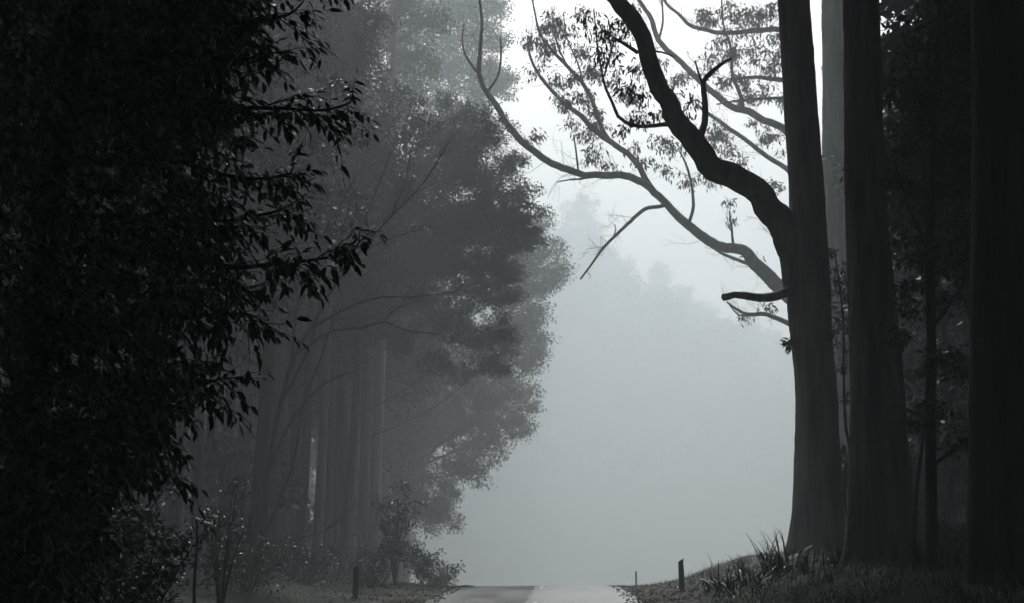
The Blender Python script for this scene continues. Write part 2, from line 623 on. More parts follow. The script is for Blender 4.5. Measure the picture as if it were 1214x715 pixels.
loop = px_path([(792, 147, 6, -1.4), (775, 149, 5, -1.6), (757, 149, 5, -1.8), (742, 145, 4.6, -2.0), (733, 138, 4.2, -2.1), (726, 122, 3.8, -2.2), (718, 105, 3.4, -2.2), (713, 82, 2.8, -2.3), (708, 50, 2.2, -2.3), (704, 10, 1.5, -2.4)], D1)
loop2 = px_path([(716, 90, 2.4, -2.2), (722, 70, 2, -2.2), (729, 45, 1.4, -2.2)], D1)
stubby = px_path([(756, 62, 5, -1.7), (742, 53, 4.5, -1.9), (730, 47, 4, -2.1)], D1)
twigs_t1 = [px_path([(771, 60, 3.2, -1.7), (785, 62, 2.6, -1.8), (800, 67, 2, -2)], D1),
            px_path([(800, 140, 3, -1.4), (815, 128, 2.2, -1.5), (822, 112, 1.6, -1.6)], D1)]
T1 = make_tree('gum_tree', 'tall dark gum tree with a thick S-curved limb sweeping over the road', t1,
               [limb_big, stub, fork, fork2, loop, loop2, stubby] + twigs_t1,
               shade_canopy['T1'], HI, high=True, flare=0.3, sides=32, lump=0.042)
# drooping leaves on the S-limb's own twigs
lb = px_blobs([(713, 35, 22, -2.2), (700, 20, 14, -2.2), (735, 25, 14, -2), (742, 40, 12, -2), (712, 60, 16, -2.2), (728, 62, 12, -2), (745, 105, 16, -2), (757, 112, 14, -2), (735, 85, 12, -2), (740, 150, 14, -2), (762, 140, 13, -2),
               (778, 132, 11, -1.5), (808, 128, 9, -1.6), (818, 118, 9, -1.6), (797, 112, 6, -1.6), (752, 80, 9, -1.9)], D1)
lm, tm = foliage(lb, 70, 11, 0.19, 0.05, 0.17, 2.4, skel=np.concatenate([resample(*q, 0.2)[0] for q in (loop, loop2, stubby, limb_big, fork)]), full=True)
lm.build('leaf_spray', LEAF_DARK, T1, tuple(T1.location), smooth=False)
tm.build('twigs', TWIG, T1, tuple(T1.location))
lm, tm = foliage(px_blobs([(938, 404, 9, -0.4), (936, 412, 6, -0.4)], D1), 200, 14, 0.2, 0.045, 0.06, 0.4, full=True)
lm.build('leaf_tuft', LEAF_DARK, T1, tuple(T1.location), smooth=False)

# pale tree behind it, whose thin limbs fade in the fog
D4 = 70
t4 = up_trunk([(966, 668, 30), (966, 560, 28), (965, 450, 27), (960, 345, 26), (956, 250, 24), (951, 150, 21), (945, 50, 18), (941, -40, 16)], D4, 34, 0.06)
l4 = [
    [(958, 378, 24), (935, 350, 21), (905, 322, 19, -1), (885, 300, 16, -1.5), (872, 296, 14, -2), (845, 288, 14, -2.5), (815, 268, 13, -3), (795, 247, 11, -3.3), (775, 228, 11, -3.6), (757, 214, 11, -4), (735, 208, 11, -4.3),
     (705, 208, 10, -4.6), (685, 206, 10, -5), (655, 193, 10, -5.2), (625, 173, 9.5, -5.5), (605, 152, 9, -5.7), (590, 128, 8, -6), (577, 108, 7, -6.2), (568, 88, 6.5, -6.3), (569, 60, 5.5, -6.4), (571, 25, 4, -6.5), (566, -20, 3, -6.6)],
    [(578, 109, 4, -6.1), (590, 90, 3.4, -6.2), (594, 68, 2.8, -6.3), (593, 45, 2, -6.4)],
    [(566, 86, 4, -6.3), (553, 68, 3.2, -6.5), (548, 50, 2.4, -6.5), (550, 28, 1.6, -6.6)],
    [(775, 228, 9, -3.6), (762, 205, 8.5, -3.2), (750, 188, 8, -3), (735, 175, 8, -2.8), (715, 162, 8, -2.6), (697, 146, 7.5, -2.4), (690, 138, 7, -2.2), (672, 125, 6, -2), (655, 108, 5, -1.8), (640, 90, 4.2, -1.6), (630, 72, 3.6, -1.5), (626, 55, 3, -1.4), (631, 42, 2, -1.3)],
    [(722, 166, 7, -2.6), (712, 148, 6.5, -2.3), (703, 122, 6, -2), (692, 100, 5.5, -1.8), (672, 78, 5, -1.6), (655, 60, 4.5, -1.4), (641, 42, 3.6, -1.2), (634, 15, 2.6, -1), (628, -20, 1.8, -0.8)],
    [(672, 78, 3.2, -1.6), (660, 50, 2.6, -1.4), (655, 20, 1.8, -1.2)],
    [(692, 100, 3.2, -1.8), (685, 75, 2.6, -1.8), (672, 45, 2, -1.8), (668, 15, 1.4, -1.7)],
    [(792, 243, 5, -3.3), (780, 245, 5.5, -3.6), (765, 248, 5.5, -4), (748, 262, 5, -4.4), (730, 278, 4.4, -4.7), (712, 298, 3.8, -5), (700, 315, 3, -5.2), (688, 331, 2.6, -5.4)],
    [(728, 280, 2.4, -4.7), (730, 272, 1.8, -4.8), (729, 266, 1.4, -4.8)],
    [(958, 395, 9), (935, 384, 7.5, -0.5), (918, 376, 6.5, -1), (905, 372, 6, -1.5), (885, 372, 5, -2), (872, 366, 4, -2.3), (862, 358, 2.6, -2.5)],
    [(890, 373, 3, -2), (876, 374, 2.4, -2.4), (865, 362, 1.6, -2.6)],
    [(870, 295, 5, -2), (868, 280, 3.5, -2), (865, 250, 2.4, -2.2)],
    [(815, 270, 5, -3), (822, 245, 4.4, -3.2), (820, 222, 3.8, -3.4), (815, 200, 3.2, -3.6), (806, 180, 2.2, -3.8)],
    [(705, 209, 3, -4.6), (690, 212, 3, -4.8), (675, 213, 2.2, -5), (660, 216, 1.5, -5.1)],
    [(686, 205, 3.2, -5), (684, 185, 2.8, -5), (680, 160, 2, -5)],
    [(956, 175, 12), (929, 154, 11, 0.5), (905, 143, 10.5, 1), (887, 132, 10.5, 1.5), (868, 127, 10, 2), (852, 115, 9.5, 2.4), (830, 96, 9, 2.8), (809, 75, 8.5, 3.2), (790, 58, 8, 3.6), (780, 45, 7.5, 4), (771, 20, 6.5, 4.4), (752, -8, 5.5, 4.8), (730, -50, 4, 5)],
    [(781, 48, 4, 4), (786, 25, 3, 4), (784, -10, 2.2, 4)],
    [(956, 222, 8), (931, 200, 7.5, 0.6), (910, 186, 7, 1.2), (887, 168, 6.5, 1.8), (865, 152, 6, 2.2), (841, 136, 5.5, 2.7), (826, 124, 4, 3)],
    [(882, 130, 6, 1.6), (876, 108, 5.5, 1.8), (868, 85, 4.6, 2), (866, 55, 4, 2), (858, 30, 3, 2.2), (855, -10, 2.4, 2.4)],
    [(950, 100, 9), (925, 94, 7, 0.5), (890, 92, 5, 1), (868, 95, 3.2, 1.4)],
    [(950, 122, 6), (925, 116, 4.6, -0.5), (880, 119, 3.2, -1), (850, 124, 2.2, -1.4)],
    [(948, 48, 10), (920, 35, 8.5, 1), (880, 38, 7, 2), (852, 38, 6.5, 2.5), (830, 34, 6, 3), (816, 29, 5.5, 3.4), (803, 15, 4.6, 3.8), (790, 4, 4, 4), (775, -25, 3, 4.2)],
    [(955, 330, 7), (928, 300, 6, 1), (912, 270, 5, 1.4), (896, 240, 4, 1.8), (880, 218, 2.6, 2)],
    [(940, 345, 6), (905, 320, 5.5, 0.4), (880, 310, 5, 0.8), (855, 300, 4, 1), (832, 285, 2.6, 1.2)],
]
l4 = [px_path([(b[0], b[1], b[2] * 0.88) + tuple(b[3:]) for b in q], D4) for q in l4]
b4 = px_blobs([(655, 25, 20, -1), (640, 45, 16, -1), (668, 40, 18, -1.6), (648, 60, 14, -1), (625, 50, 10, -1.4), (630, 85, 8, -1.4), (690, 60, 15, -2), (678, 95, 14, -2), (695, 115, 15, -2), (670, 118, 12, -2), (710, 130, 12, -2), (705, 88, 14, -2), (645, 75, 8, -1.5),
               (690, 160, 10, -2.5), (675, 145, 10, -2), (640, 160, 7, -5), (630, 165, 9, -5.5), (700, 190, 9, -4.5), (725, 195, 9, -4.5), (750, 175, 10, -3), (765, 190, 10, -3), (800, 175, 14, -3.6), (790, 200, 11, -3.6), (815, 215, 9, -3.4), (842, 215, 7, 2), (868, 262, 6, -2), (862, 240, 5, -2),
               (882, 377, 4, -2), (912, 362, 4, -1.5), (895, 305, 5, 0.5),
               (855, 100, 16, 2), (880, 95, 16, 1), (840, 75, 16, 3), (870, 65, 16, 2), (895, 60, 18, 1), (915, 80, 15, 0.5), (905, 110, 14, 0.5), (930, 120, 12, 0.4), (890, 25, 20, 2), (865, 15, 18, 2), (915, 15, 18, 1), (835, 15, 14, 3), (925, 45, 16, 1), (870, 40, 14, 2), (848, 50, 12, 3),
               (850, 155, 14, 2), (825, 160, 14, 3), (840, 180, 14, 2.5), (865, 175, 12, 2), (880, 190, 10, 2), (905, 165, 9, 1), (895, 145, 10, 1), (920, 220, 9, 1), (905, 235, 8, 1.4), (925, 180, 8, 1), (800, 100, 10, 3), (815, 90, 10, 3), (785, 75, 8, 4), (930, 270, 7, 1), (855, 205, 12, 2), (830, 210, 8, 2)], D4)
b4 += px_blobs([(660 + 17 * i + 9 * math.sin(i * 4.0), 95 + 26 * (i % 4) + 8 * math.sin(i * 7.0), 11, -2) for i in range(9)] + [(840 + 12 * i, 20 + 47 * ((i * 3) % 5), 14, 2) for i in range(8)] + [(690 + 12 * i, 15 + 33 * ((i * 2) % 5), 11, -2) for i in range(7)], D4)
T4 = make_tree('gum_tree', 'misty gum tree whose thin crooked limbs reach out from behind the S-limbed tree', t4, l4, b4, (44, 13, 0.25, 0.08, 0.22, 2.0), bark=BARK, auto=False, sides=14, flare=0.1)

lm, tm = foliage(shade_canopy['T4'], *HI)  # this tree's share of the added overhead shade cells
lm.build('crown', LEAF_GUM, T4, tuple(T4.location), smooth=False)

def fine_twigs(limbs, root, n_per_m, rng_len, droop, frac=0.35):
    """forking fine twigs along the outer part of traced limbs"""
    tm = MB()
    for a, b in limbs:
        q, rr = resample(a, b, 0.15)
        k0 = int(len(q) * frac)
        q, rr = q[k0:], rr[k0:]
        td = norm(np.gradient(q, axis=0)) if len(q) > 2 else None
        if td is None:
            continue
        n = max(1, int(len(q) * 0.15 * n_per_m))
        s = rng.integers(0, len(q), n)
        d = norm(td[s] * 0.8 + rng.normal(0, 0.6, (n, 3)) + np.array([0, 0, droop]))
        ln = rng.uniform(*rng_len, (n, 1))
        B = q[s] + d * ln
        strands(tm, q[s], B, np.minimum(rr[s] * 0.5, 0.016), 0.006, 0.14)
        for _ in range(3):
            t = rng.uniform(0.35, 1.0, (n, 1))
            A2 = q[s] + (B - q[s]) * t
            d2 = norm(d + rng.normal(0, 0.6, (n, 3)) + np.array([0, 0, droop]))
            strands(tm, A2, A2 + d2 * ln * rng.uniform(0.3, 0.7, (n, 1)), 0.007, 0.004, 0.12)
    tm.build('twigs', TWIG, root, tuple(root.location))


fine_twigs(l4, T4, 2.2, (0.5, 1.6), 0.05)
fine_twigs([limb_big, fork, fork2, loop, loop2, stubby], T1, 2.2, (0.3, 0.9), 0.0, 0.5)

# pale trunk between the two dark ones
t5 = up_trunk([(1000, 668, 60), (1000, 560, 56), (1000, 400, 53), (999, 250, 50), (998, 120, 48), (996, 0, 46), (994, -80, 45)], 68, 41, 0.12)
T5 = make_tree('gum_tree', 'mist-grey trunk showing between the two big dark trunks on the verge', t5, [], shade_canopy['T5'] + [(np.array([15.8 + 2.4 * math.cos(2.4 * k), 68 + 2.4 * math.sin(2.4 * k), 36.5 + k * 0.6]), (2.2, 2.2, 1.6)) for k in range(7)], HI, high=True, sides=18, flare=0.15)

lm, tm = foliage(px_blobs([(988, 20, 12, 2), (982, 80, 10, 2), (990, 120, 10, 3), (1055, 10, 14, 1), (1062, 60, 10, 1)], 67), 40, 20, 0.2, 0.07, 0.16, 1.2)
lm.build('leaf_spray', LEAF_GUM, T5, tuple(T5.location), smooth=False)

# second dark trunk
t2 = up_trunk([(1043, 672, 80), (1043, 610, 74), (1041, 520, 66), (1040, 460, 62), (1034, 360, 56), (1027, 256, 50), (1024, 120, 47), (1021, 0, 45), (1019, -90, 43)], 32, 33, 0.08)
make_tree('gum_tree', 'straight dark gum trunk without low limbs, just right of the S-limbed tree', t2, [], shade_canopy['T2'], HI, high=True, flare=0.28, sides=32, lump=0.042)

# near black trunk at the edge
t3 = up_trunk([(1192, 700, 86), (1191, 600, 80), (1190, 460, 76), (1188, 300, 72), (1186, 150, 68), (1184, 0, 66), (1182, -120, 64)], 22, 29, 0.08)
make_tree('gum_tree', 'thick black trunk nearest the camera beside the dark understorey tree', t3, [], shade_canopy['T3'], HI, high=True, flare=0.28, sides=24, bark=BARK_D)

# dark understorey tree filling the upper right
t6p, t6r = px_path([(1104, 668, 17), (1104, 600, 14), (1103, 500, 13), (1104, 390, 12), (1102, 280, 11), (1108, 160, 9), (1112, 60, 6), (1115, -60, 3)], 27)
l6 = [px_path(q, 27) for q in ([(1108, 550, 6), (1128, 535, 5), (1150, 522, 4), (1175, 515, 2.5)], [(1103, 500, 5), (1080, 488, 3.5), (1058, 480, 2)],
                               [(1104, 390, 7), (1140, 340, 5), (1180, 290, 4), (1215, 250, 3)], [(1103, 300, 6), (1078, 250, 4), (1060, 190, 2.5)],
                               [(1106, 220, 6), (1140, 130, 4.5), (1190, 60, 3)], [(1108, 160, 5), (1085, 100, 3.5), (1070, 70, 2)])]
b6 = px_blobs([(1150, 60, 55), (1100, 110, 40), (1180, 130, 60), (1120, 180, 45, 1), (1170, 220, 60, 1), (1080, 160, 26), (1090, 230, 35), (1150, 290, 50, -1), (1200, 310, 50), (1085, 300, 32), (1110, 350, 40, 1), (1170, 370, 40, 1), (1070, 350, 20),
               (1200, 20, 60), (1110, 40, 28), (1145, -20, 50), (1130, 420, 26, 1), (1095, 430, 18), (1150, 440, 18, 1), (1110, 475, 20), (1135, 525, 13), (1160, 520, 13), (1085, 500, 12), (1070, 105, 14), (1062, 210, 14), (1080, 60, 10), (1200, 90, 50, -2), (1065, 400, 10)], 27)
T6 = make_tree('understorey_tree', 'slim dark leafy tree filling the gap between two thick black trunks', (t6p, t6r), l6, b6, (44, 28, 0.15, 0.06, 0.14, 0.8), bark=BARK_D, leafmat=LEAF_DARK, sides=10, auto=False, flare=0.1)

# thin stems
t7p, t7r = px_path([(1082, 672, 6), (1085, 610, 5), (1089, 560, 4.5), (1095, 515, 4), (1098, 470, 2.5)], 27.6)
make_tree('sapling', 'thin leaning sapling close left of the slim dark understorey tree', (t7p, t7r), [], px_blobs([(1097, 480, 12), (1090, 510, 8)], 27.6), (60, 14, 0.11, 0.04, 0.09, 0.8), bark=BARK_D, leafmat=LEAF_DARK, sides=6, flare=0, auto=False)
make_tree('understorey_tree', 'dim leafy tree farther back behind the slim dark understorey tree', straight(1127, 0, 43, 0.2, 0, 0.2, 9), [],
          px_blobs([(1120, 420, 30), (1150, 470, 30, 1), (1095, 480, 26, 1), (1130, 520, 30, -1), (1105, 550, 26), (1150, 560, 28, 1), (1125, 600, 28, 1), (1165, 620, 26), (1140, 645, 22), (1100, 400, 24, 1), (1098, 625, 12, 1), (1160, 410, 30), (1175, 520, 26)], 43),
          (30, 26, 0.16, 0.065, 0.18, 0.8), bark=BARK_D, leafmat=LEAF_DARK, sides=7, limb_every=3)
t8p, t8r = px_path([(1008, 672, 5), (1007, 620, 5), (1001, 590, 4), (1009, 545, 4), (1003, 510, 3.6), (1001, 480, 3.2), (1000, 430, 3), (1000, 380, 2.6), (994, 330, 2), (990, 300, 1.4)], 39)
make_tree('sapling', 'twisted sapling standing in the slot between the two biggest dark trunks', (t8p, t8r), [px_path([(1006, 615, 3), (1001, 600, 3), (1000, 583, 3.4)], 39)],
          px_blobs([(984, 300, 9), (990, 325, 14), (1000, 350, 18), (1005, 390, 22), (996, 415, 15), (1003, 440, 14), (1000, 470, 9), (986, 395, 5), (1020, 340, 16), (1022, 390, 18)], 39), (50, 20, 0.12, 0.045, 0.1, 1.0), bark=BARK_D, leafmat=LEAF_DARK, sides=6, flare=0, auto=False)

# ------------------------------------------------------------------ left: near broad-leaved tree
D0 = 11.5
tr0 = px_path([(20, 900, 60), (24, 715, 54), (30, 560, 48), (40, 400, 42, -0.2), (55, 250, 36, -0.4), (80, 100, 30, -0.6), (110, -60, 24, -0.6), (130, -240, 16, -0.5), (140, -400, 8, -0.5)], D0)
br0 = [
    [(78, 130, 16, -0.5), (140, 125, 12, -1), (210, 118, 8, -1.3), (270, 128, 6, -1.5), (330, 128, 4.5, -1.6), (380, 130, 3.4, -1.7), (415, 122, 2.4, -1.8), (440, 114, 1.4, -1.8)],
    [(66, 200, 16, -0.4), (130, 185, 12, 0), (200, 190, 8, 0.2), (260, 208, 6, 0.3), (310, 212, 4.4, 0.4), (345, 205, 3, 0.4), (372, 188, 1.5, 0.4)],
    [(52, 300, 16, -0.4), (120, 290, 12, -0.8), (200, 300, 9, -1.2), (270, 315, 7, -1.4), (330, 313, 5, -1.6), (380, 307, 3.6, -1.7), (420, 296, 2.6, -1.8), (450, 280, 1.3, -1.9)],
    [(85, 60, 14, -0.6), (150, 20, 10, -0.4), (220, 20, 8, -0.2), (290, 25, 6, 0), (340, 18, 4, 0.1), (385, 0, 1.6, 0.2)],
    [(48, 380, 14, -0.2), (110, 370, 10, -0.6), (180, 372, 8, -0.9), (240, 375, 6, -1), (290, 372, 4, -1.1), (328, 378, 1.6, -1.2)],
    [(40, 450, 14, -0.2), (100, 440, 10, 0), (170, 455, 7, 0), (225, 458, 4.5, 0), (258, 450, 3, 0), (288, 434, 1.4, 0)],
    [(36, 500, 12, 0), (90, 500, 9, -0.5), (150, 500, 6, -0.8), (200, 490, 4, -1), (240, 492, 1.6, -1)],
    [(55, 260, 12, -0.4), (120, 255, 9, 0.5), (200, 262, 7, 0.9), (270, 262, 5, 1.1), (330, 250, 3.4, 1.2), (378, 236, 1.6, 1.2)],
    [(30, 560, 12, 0), (90, 550, 8, -0.3), (140, 545, 5, -0.4), (185, 560, 1.6, -0.5)],
    [(70, 170, 14, -0.5), (130, 90, 10, -1.2), (200, 65, 7, -1.4), (260, 75, 5, -1.6), (305, 70, 3, -1.6), (335, 45, 1.5, -1.6)],
    [(100, -20, 14, -0.6), (170, -50, 10, 0.2), (260, -60, 8, 0.8), (350, -40, 5, 1), (420, -20, 3, 1.1)],
    [(45, 400, 12, 0), (110, 330, 9, 1), (190, 340, 6, 1.4), (250, 345, 4, 1.5), (310, 338, 2.6, 1.6), (345, 325, 1.4, 1.6)],
]
br0 = [px_path(q[:-1] + [(q[-1][0] - 24,) + tuple(q[-1][1:])], D0) for q in br0]
bare0 = [px_path(q, D0) for q in ([(270, 85, 2.2, -0.5), (310, 86, 1.8, -0.5), (335, 70, 1.3, -0.5), (345, 50, 0.8, -0.5)], [(255, 275, 2.4, 0.5), (300, 272, 1.8, 0.5), (330, 263, 1.3, 0.5), (350, 250, 0.8, 0.5)],
                                  [(315, 84, 1.3, -0.5), (328, 76, 0.9, -0.5), (340, 60, 0.6, -0.5)])]
loc0 = (tr0[0][0][0], tr0[0][0][1], G(tr0[0][0][0], tr0[0][0][1]))
L0 = empty('broadleaf_tree', loc0, 'black broad-leaved tree leaning in from the left, its leafy twigs sharp against the fog', 'tree')
tr0[0][0][2] = loc0[2] - 0.3
mb = MB()
tube(mb, *tr0, 18, 0.2, 0.04, 0, 0.2)
mb.build('trunk', BARK_D, L0, loc0)
skel0 = [resample(*tr0, 0.2)[0]]
for q in br0 + bare0:
    mb = MB()
    tube(mb, *q, 6, 0.12, 0.05, 0.6)
    mb.build('limb', BARK_D, L0, loc0)
    skel0.append(resample(*q, 0.1)[0])


def sprays(lm, tm, A, dirs, length, nleaf, L, W):
    """leafy shoots: a curved twig from A with leaves set alternately on its sides and hanging a little"""
    n = len(A)
    dirs = norm(dirs)
    ln = length * rng.uniform(0.6, 1.3, (n, 1))
    B = A + dirs * ln + np.array([0, 0, -0.12]) * ln
    strands(tm, A, B, 0.005, 0.0018, 0.06)
    t = np.linspace(0.12, 1.0, nleaf)
    side = norm(np.cross(dirs, [[0, 0, 1.0]]) + rng.normal(0, 0.25, (n, 3)))
    for k, tt in enumerate(t):
        pos = A + (B - A) * tt + rng.normal(0, 0.008, (n, 3))
        sg = 1 if k % 2 else -1
        last = 1.0 if k == nleaf - 1 else 0.0
        d = dirs * (0.6 + 1.2 * last) + side * sg * (0.8 - 0.7 * last) + np.array([0, 0, -0.75]) + rng.normal(0, 0.36, (n, 3))
        keep = rng.uniform(0, 1, n) > 0.12
        LL = L * rng.uniform(0.45, 1.3, keep.sum())
        hint = np.array([0, 0, 1.0]) + rng.normal(0, 0.45, (keep.sum(), 3))
        leaves_full(lm, pos[keep], d[keep], LL, LL * W / L * rng.uniform(0.8, 1.2, keep.sum()), hint)


lm0, tm0 = MB(), MB()
side0 = []
for a, b in br0:
    p, r = resample(a, b, 0.05)
    tdir = norm(np.gradient(p, axis=0))
    for k in np.linspace(0.3, 0.85, 6):
        i0 = int(k * (len(p) - 1))
        d = norm(tdir[i0] * 0.8 + rng.normal(0, 0.5, 3) + np.array([0, 0, -0.1]))
        ln = rng.uniform(0.35, 0.8) * (1.1 - 0.6 * k)
        side0.append((np.array([p[i0], p[i0] + d * ln * 0.5, p[i0] + d * ln + np.array([0, 0, -0.12 * ln])]), np.array([r[i0] * 0.5, 0.006, 0.003])))
for a, b in side0:
    tube(tm0, a, b, 5, 0.1, 0.04, 0.4)
for q in br0 + side0:
    p, r = resample(*q, 0.035)
    tdir = norm(np.gradient(p, axis=0))
    k0 = int(len(p) * 0.25)
    n = len(p) - k0
    sel = np.sort(rng.choice(np.arange(k0, len(p)), int(n * 0.75), replace=True))
    frac = (sel - k0) / n
    d = tdir[sel] * 0.9 + rng.normal(0, 0.7, (len(sel), 3)) * (1.1 - 0.7 * frac)[:, None] + np.array([0, 0, -0.2])
    keep = rng.uniform(0, 1, len(sel)) < (1.0 - 0.45 * frac)
    sprays(lm0, tm0, p[sel][keep], d[keep], 0.26, 7, 0.12, 0.04)
    sprays(lm0, tm0, p[-2:-1], tdir[-2:-1], 0.16, 6, 0.1, 0.03)
# the dense inside of the crown
edge_y = np.array([-260, 0, 60, 130, 200, 300, 380, 440, 500, 560, 620, 720])
edge_x = np.array([330, 285, 250, 270, 235, 255, 235, 215, 195, 165, 110, 70])
N = 5900
py = rng.uniform(-300, 715, N)
ex = np.interp(py, edge_y, edge_x) + 30 * np.sin(py * 0.045) * np.sin(py * 0.017 + 1) + 16 * np.sin(py * 0.12)
px = -120 + (ex + 120) * rng.uniform(0, 1, N) ** 0.9
dd = D0 + rng.uniform(-1.9, 2.4, N)
A = np.array([P(a, b, c) for a, b, c in zip(px, py, dd)])
d = rng.normal(0, 0.6, (N, 3)) + np.array([0.75, -0.1, -0.1])
sprays(lm0, tm0, A, d, 0.22, 8, 0.115, 0.037)
# the crown goes on above the picture, over the edge of the road
hb = [(np.array([-4.2 + 2.6 * math.cos(2.4 * k) * math.sqrt(k / 10), 11 + 3.4 * math.sin(2.4 * k) * math.sqrt(k / 10), 7.2 + 0.45 * (k % 7)]), (1.2, 1.3, 0.9)) for k in range(12)]
lmh, tmh = foliage(hb, 40, 34, 0.15, 0.055, 0.22, 0.6, skel=skel0[0])
lm0.v += lmh.v
lm0.f += [f + lm0.n for f in lmh.f]
lm0.n += lmh.n
c0 = lm0.build('crown', LEAF_NEAR, L0, loc0, smooth=False)
tm0.v += tmh.v
tm0.f += [f + tm0.n for f in tmh.f]
tm0.n += tmh.n
tm0.build('twigs', TWIG, L0, loc0)


# ------------------------------------------------------------------ left forest
LEAF_MID = (22, 40, 0.2, 0.085, 0.22, 0.9)


make_tree('forest_tree', 'bushy forest tree whose round dark crown bulges farthest over the road',
          straight(404, 0, 63, 0.4, 0.02, 0.4, 20), [],
          px_blobs([(588, 158, 30, -2), (560, 140, 26, 1), (606, 196, 26, 1), (618, 232, 24, -2), (600, 250, 34, 0), (622, 284, 22, 1.5), (590, 292, 32, -2), (556, 250, 36, 2), (548, 200, 34, -1), (512, 165, 30, 2.5), (526, 125, 20, 3),
                    (600, 330, 26, 1), (606, 352, 16, -1), (570, 345, 30, -1), (540, 310, 40, 1), (592, 392, 26, -2), (604, 408, 14, 0), (560, 400, 28, 1), (578, 432, 20, -1), (545, 442, 16, 1), (520, 425, 20, -2), (598, 438, 10, -1), (500, 280, 44, -1), (470, 230, 44, 1),
                    (460, 320, 46, -2), (420, 270, 46, 1), (500, 360, 34, 2), (475, 400, 22, -2), (440, 190, 40, 3), (490, 205, 34, 0), (410, 330, 40, 2), (430, 390, 24, 0), (390, 220, 40, -1), (640, 250, 9, -1), (530, 390, 26, 0), (575, 215, 30, 0), (540, 185, 44, 2), (570, 205, 40, 3), (590, 270, 40, 3), (520, 150, 26, 2), (560, 165, 30, 3), (548, 285, 36, 1), (560, 262, 34, 0), (575, 318, 28, 1), (522, 225, 34, 2), (505, 250, 36, 3), (530, 270, 34, 2), (545, 365, 26, 2), (500, 320, 34, 1)], 63, 1.0),
          (34, 76, 0.125, 0.052, 0.25, 1.0), bark=BARK_D, sides=10, limb_k=0.4, limb_every=6)
make_tree('forest_tree', 'broad dim crown filling in between the bulging crown and the black twigs',
          straight(352, 0, 57, 0.38, 0.0, 0.3, 24), [],
          px_blobs([(470, 170, 40), (430, 140, 40, 1), (390, 120, 44), (350, 150, 50), (440, 210, 50, 1), (400, 240, 54), (360, 260, 54, 1), (480, 240, 40), (450, 290, 50), (410, 320, 44, 1), (495, 150, 24), (370, 340, 40), (320, 210, 50), (310, 110, 50), (330, 60, 56), (380, 40, 46), (300, 20, 60), (412, 70, 34), (350, -20, 60), (400, 5, 34), (420, 105, 30), (480, 120, 22, 1), (455, 345, 34), (425, 50, 30), (440, 20, 26)], 57, 1.0),
          (24, 60, 0.15, 0.062, 0.28, 0.9), bark=BARK_D, sides=9, limb_k=0.5, limb_every=2)
make_tree('forest_tree', 'paler rounded tree just behind the bulging dark crown over the road',
          straight(470, 0, 94, 0.6, 0.015, 0.3, 24), [],
          px_blobs([(640, 300, 32), (656, 325, 20), (622, 400, 36), (628, 375, 26), (600, 470, 42), (572, 520, 38), (545, 560, 32), (560, 460, 50), (510, 500, 58), (500, 590, 44), (640, 270, 18), (455, 560, 60), (600, 320, 50), (590, 400, 50), (470, 440, 60), (630, 430, 18), (520, 610, 26), (635, 340, 26), (610, 500, 22)], 94, 1.2),
          (17, 60, 0.2, 0.085, 0.38, 0.8), bark=BARK_D, sides=10, leafmat=LEAF_GUM)
make_tree('forest_tree', 'tall faint tree top rising against the white sky beside the gap',
          straight(466, 0, 108, 0.8, 0.01, 0.3, 42), [],
          px_blobs([(560, 30, 42), (582, 95, 30), (540, 80, 46), (572, -40, 56), (500, 30, 56), (590, 50, 18), (595, 100, 18), (570, 135, 28), (530, 150, 40), (540, -10, 40), (590, 10, 16), (600, -60, 40), (480, 110, 50)], 108, 1.2),
          (14, 56, 0.25, 0.11, 0.46, 0.9), bark=BARK_D, sides=10)
make_tree('forest_tree', 'high open-crowned tree of ragged grey clumps above the forest edge',
          straight(375, 0, 80, 0.6, 0.01, 0.3, 33), [],
          px_blobs([(440, 60, 52), (475, 10, 50), (390, 40, 64), (340, 90, 60), (330, 10, 70), (420, 130, 50), (495, 70, 32), (515, 20, 30), (440, -50, 70), (360, 150, 60), (470, 110, 36)], 80, 1.2),
          (15, 56, 0.2, 0.085, 0.34, 0.9), bark=BARK_D, sides=10)
make_tree('forest_tree', 'shadowy forest tree with its crown right behind the black broad-leaved twigs',
          straight(300, 0, 44, 0.45, 0.0, 0.3, 17), [],
          px_blobs([(380, 150, 60), (320, 180, 66), (300, 270, 76), (370, 270, 70), (250, 110, 80), (260, 200, 80), (220, 300, 80), (330, 350, 50), (250, 380, 60), (180, 180, 90), (150, 320, 90), (200, 20, 90), (310, 60, 60), (120, 60, 100)], 44, 1.2),
          (13, 38, 0.22, 0.09, 0.24, 0.8), bark=BARK_D, sides=10, leafmat=LEAF_DARK)
# rust-tinged clump belongs to the bulging crown's neighbour
bulge = px_blobs([(622, 255, 14), (630, 275, 13), (612, 270, 12), (626, 292, 9)], 61.5)
lm, tm = foliage(bulge, 40, 30, 0.2, 0.085, 0.16, 0.8)
for o in bpy.data.objects:
    if o.name.startswith('forest_tree') and 'bulges farthest' in o.get('label', ''):
        lm.build('rusty_spray', LEAF_RUST, o, tuple(o.location), smooth=False)['label'] = 'rust brown patch of leaves'

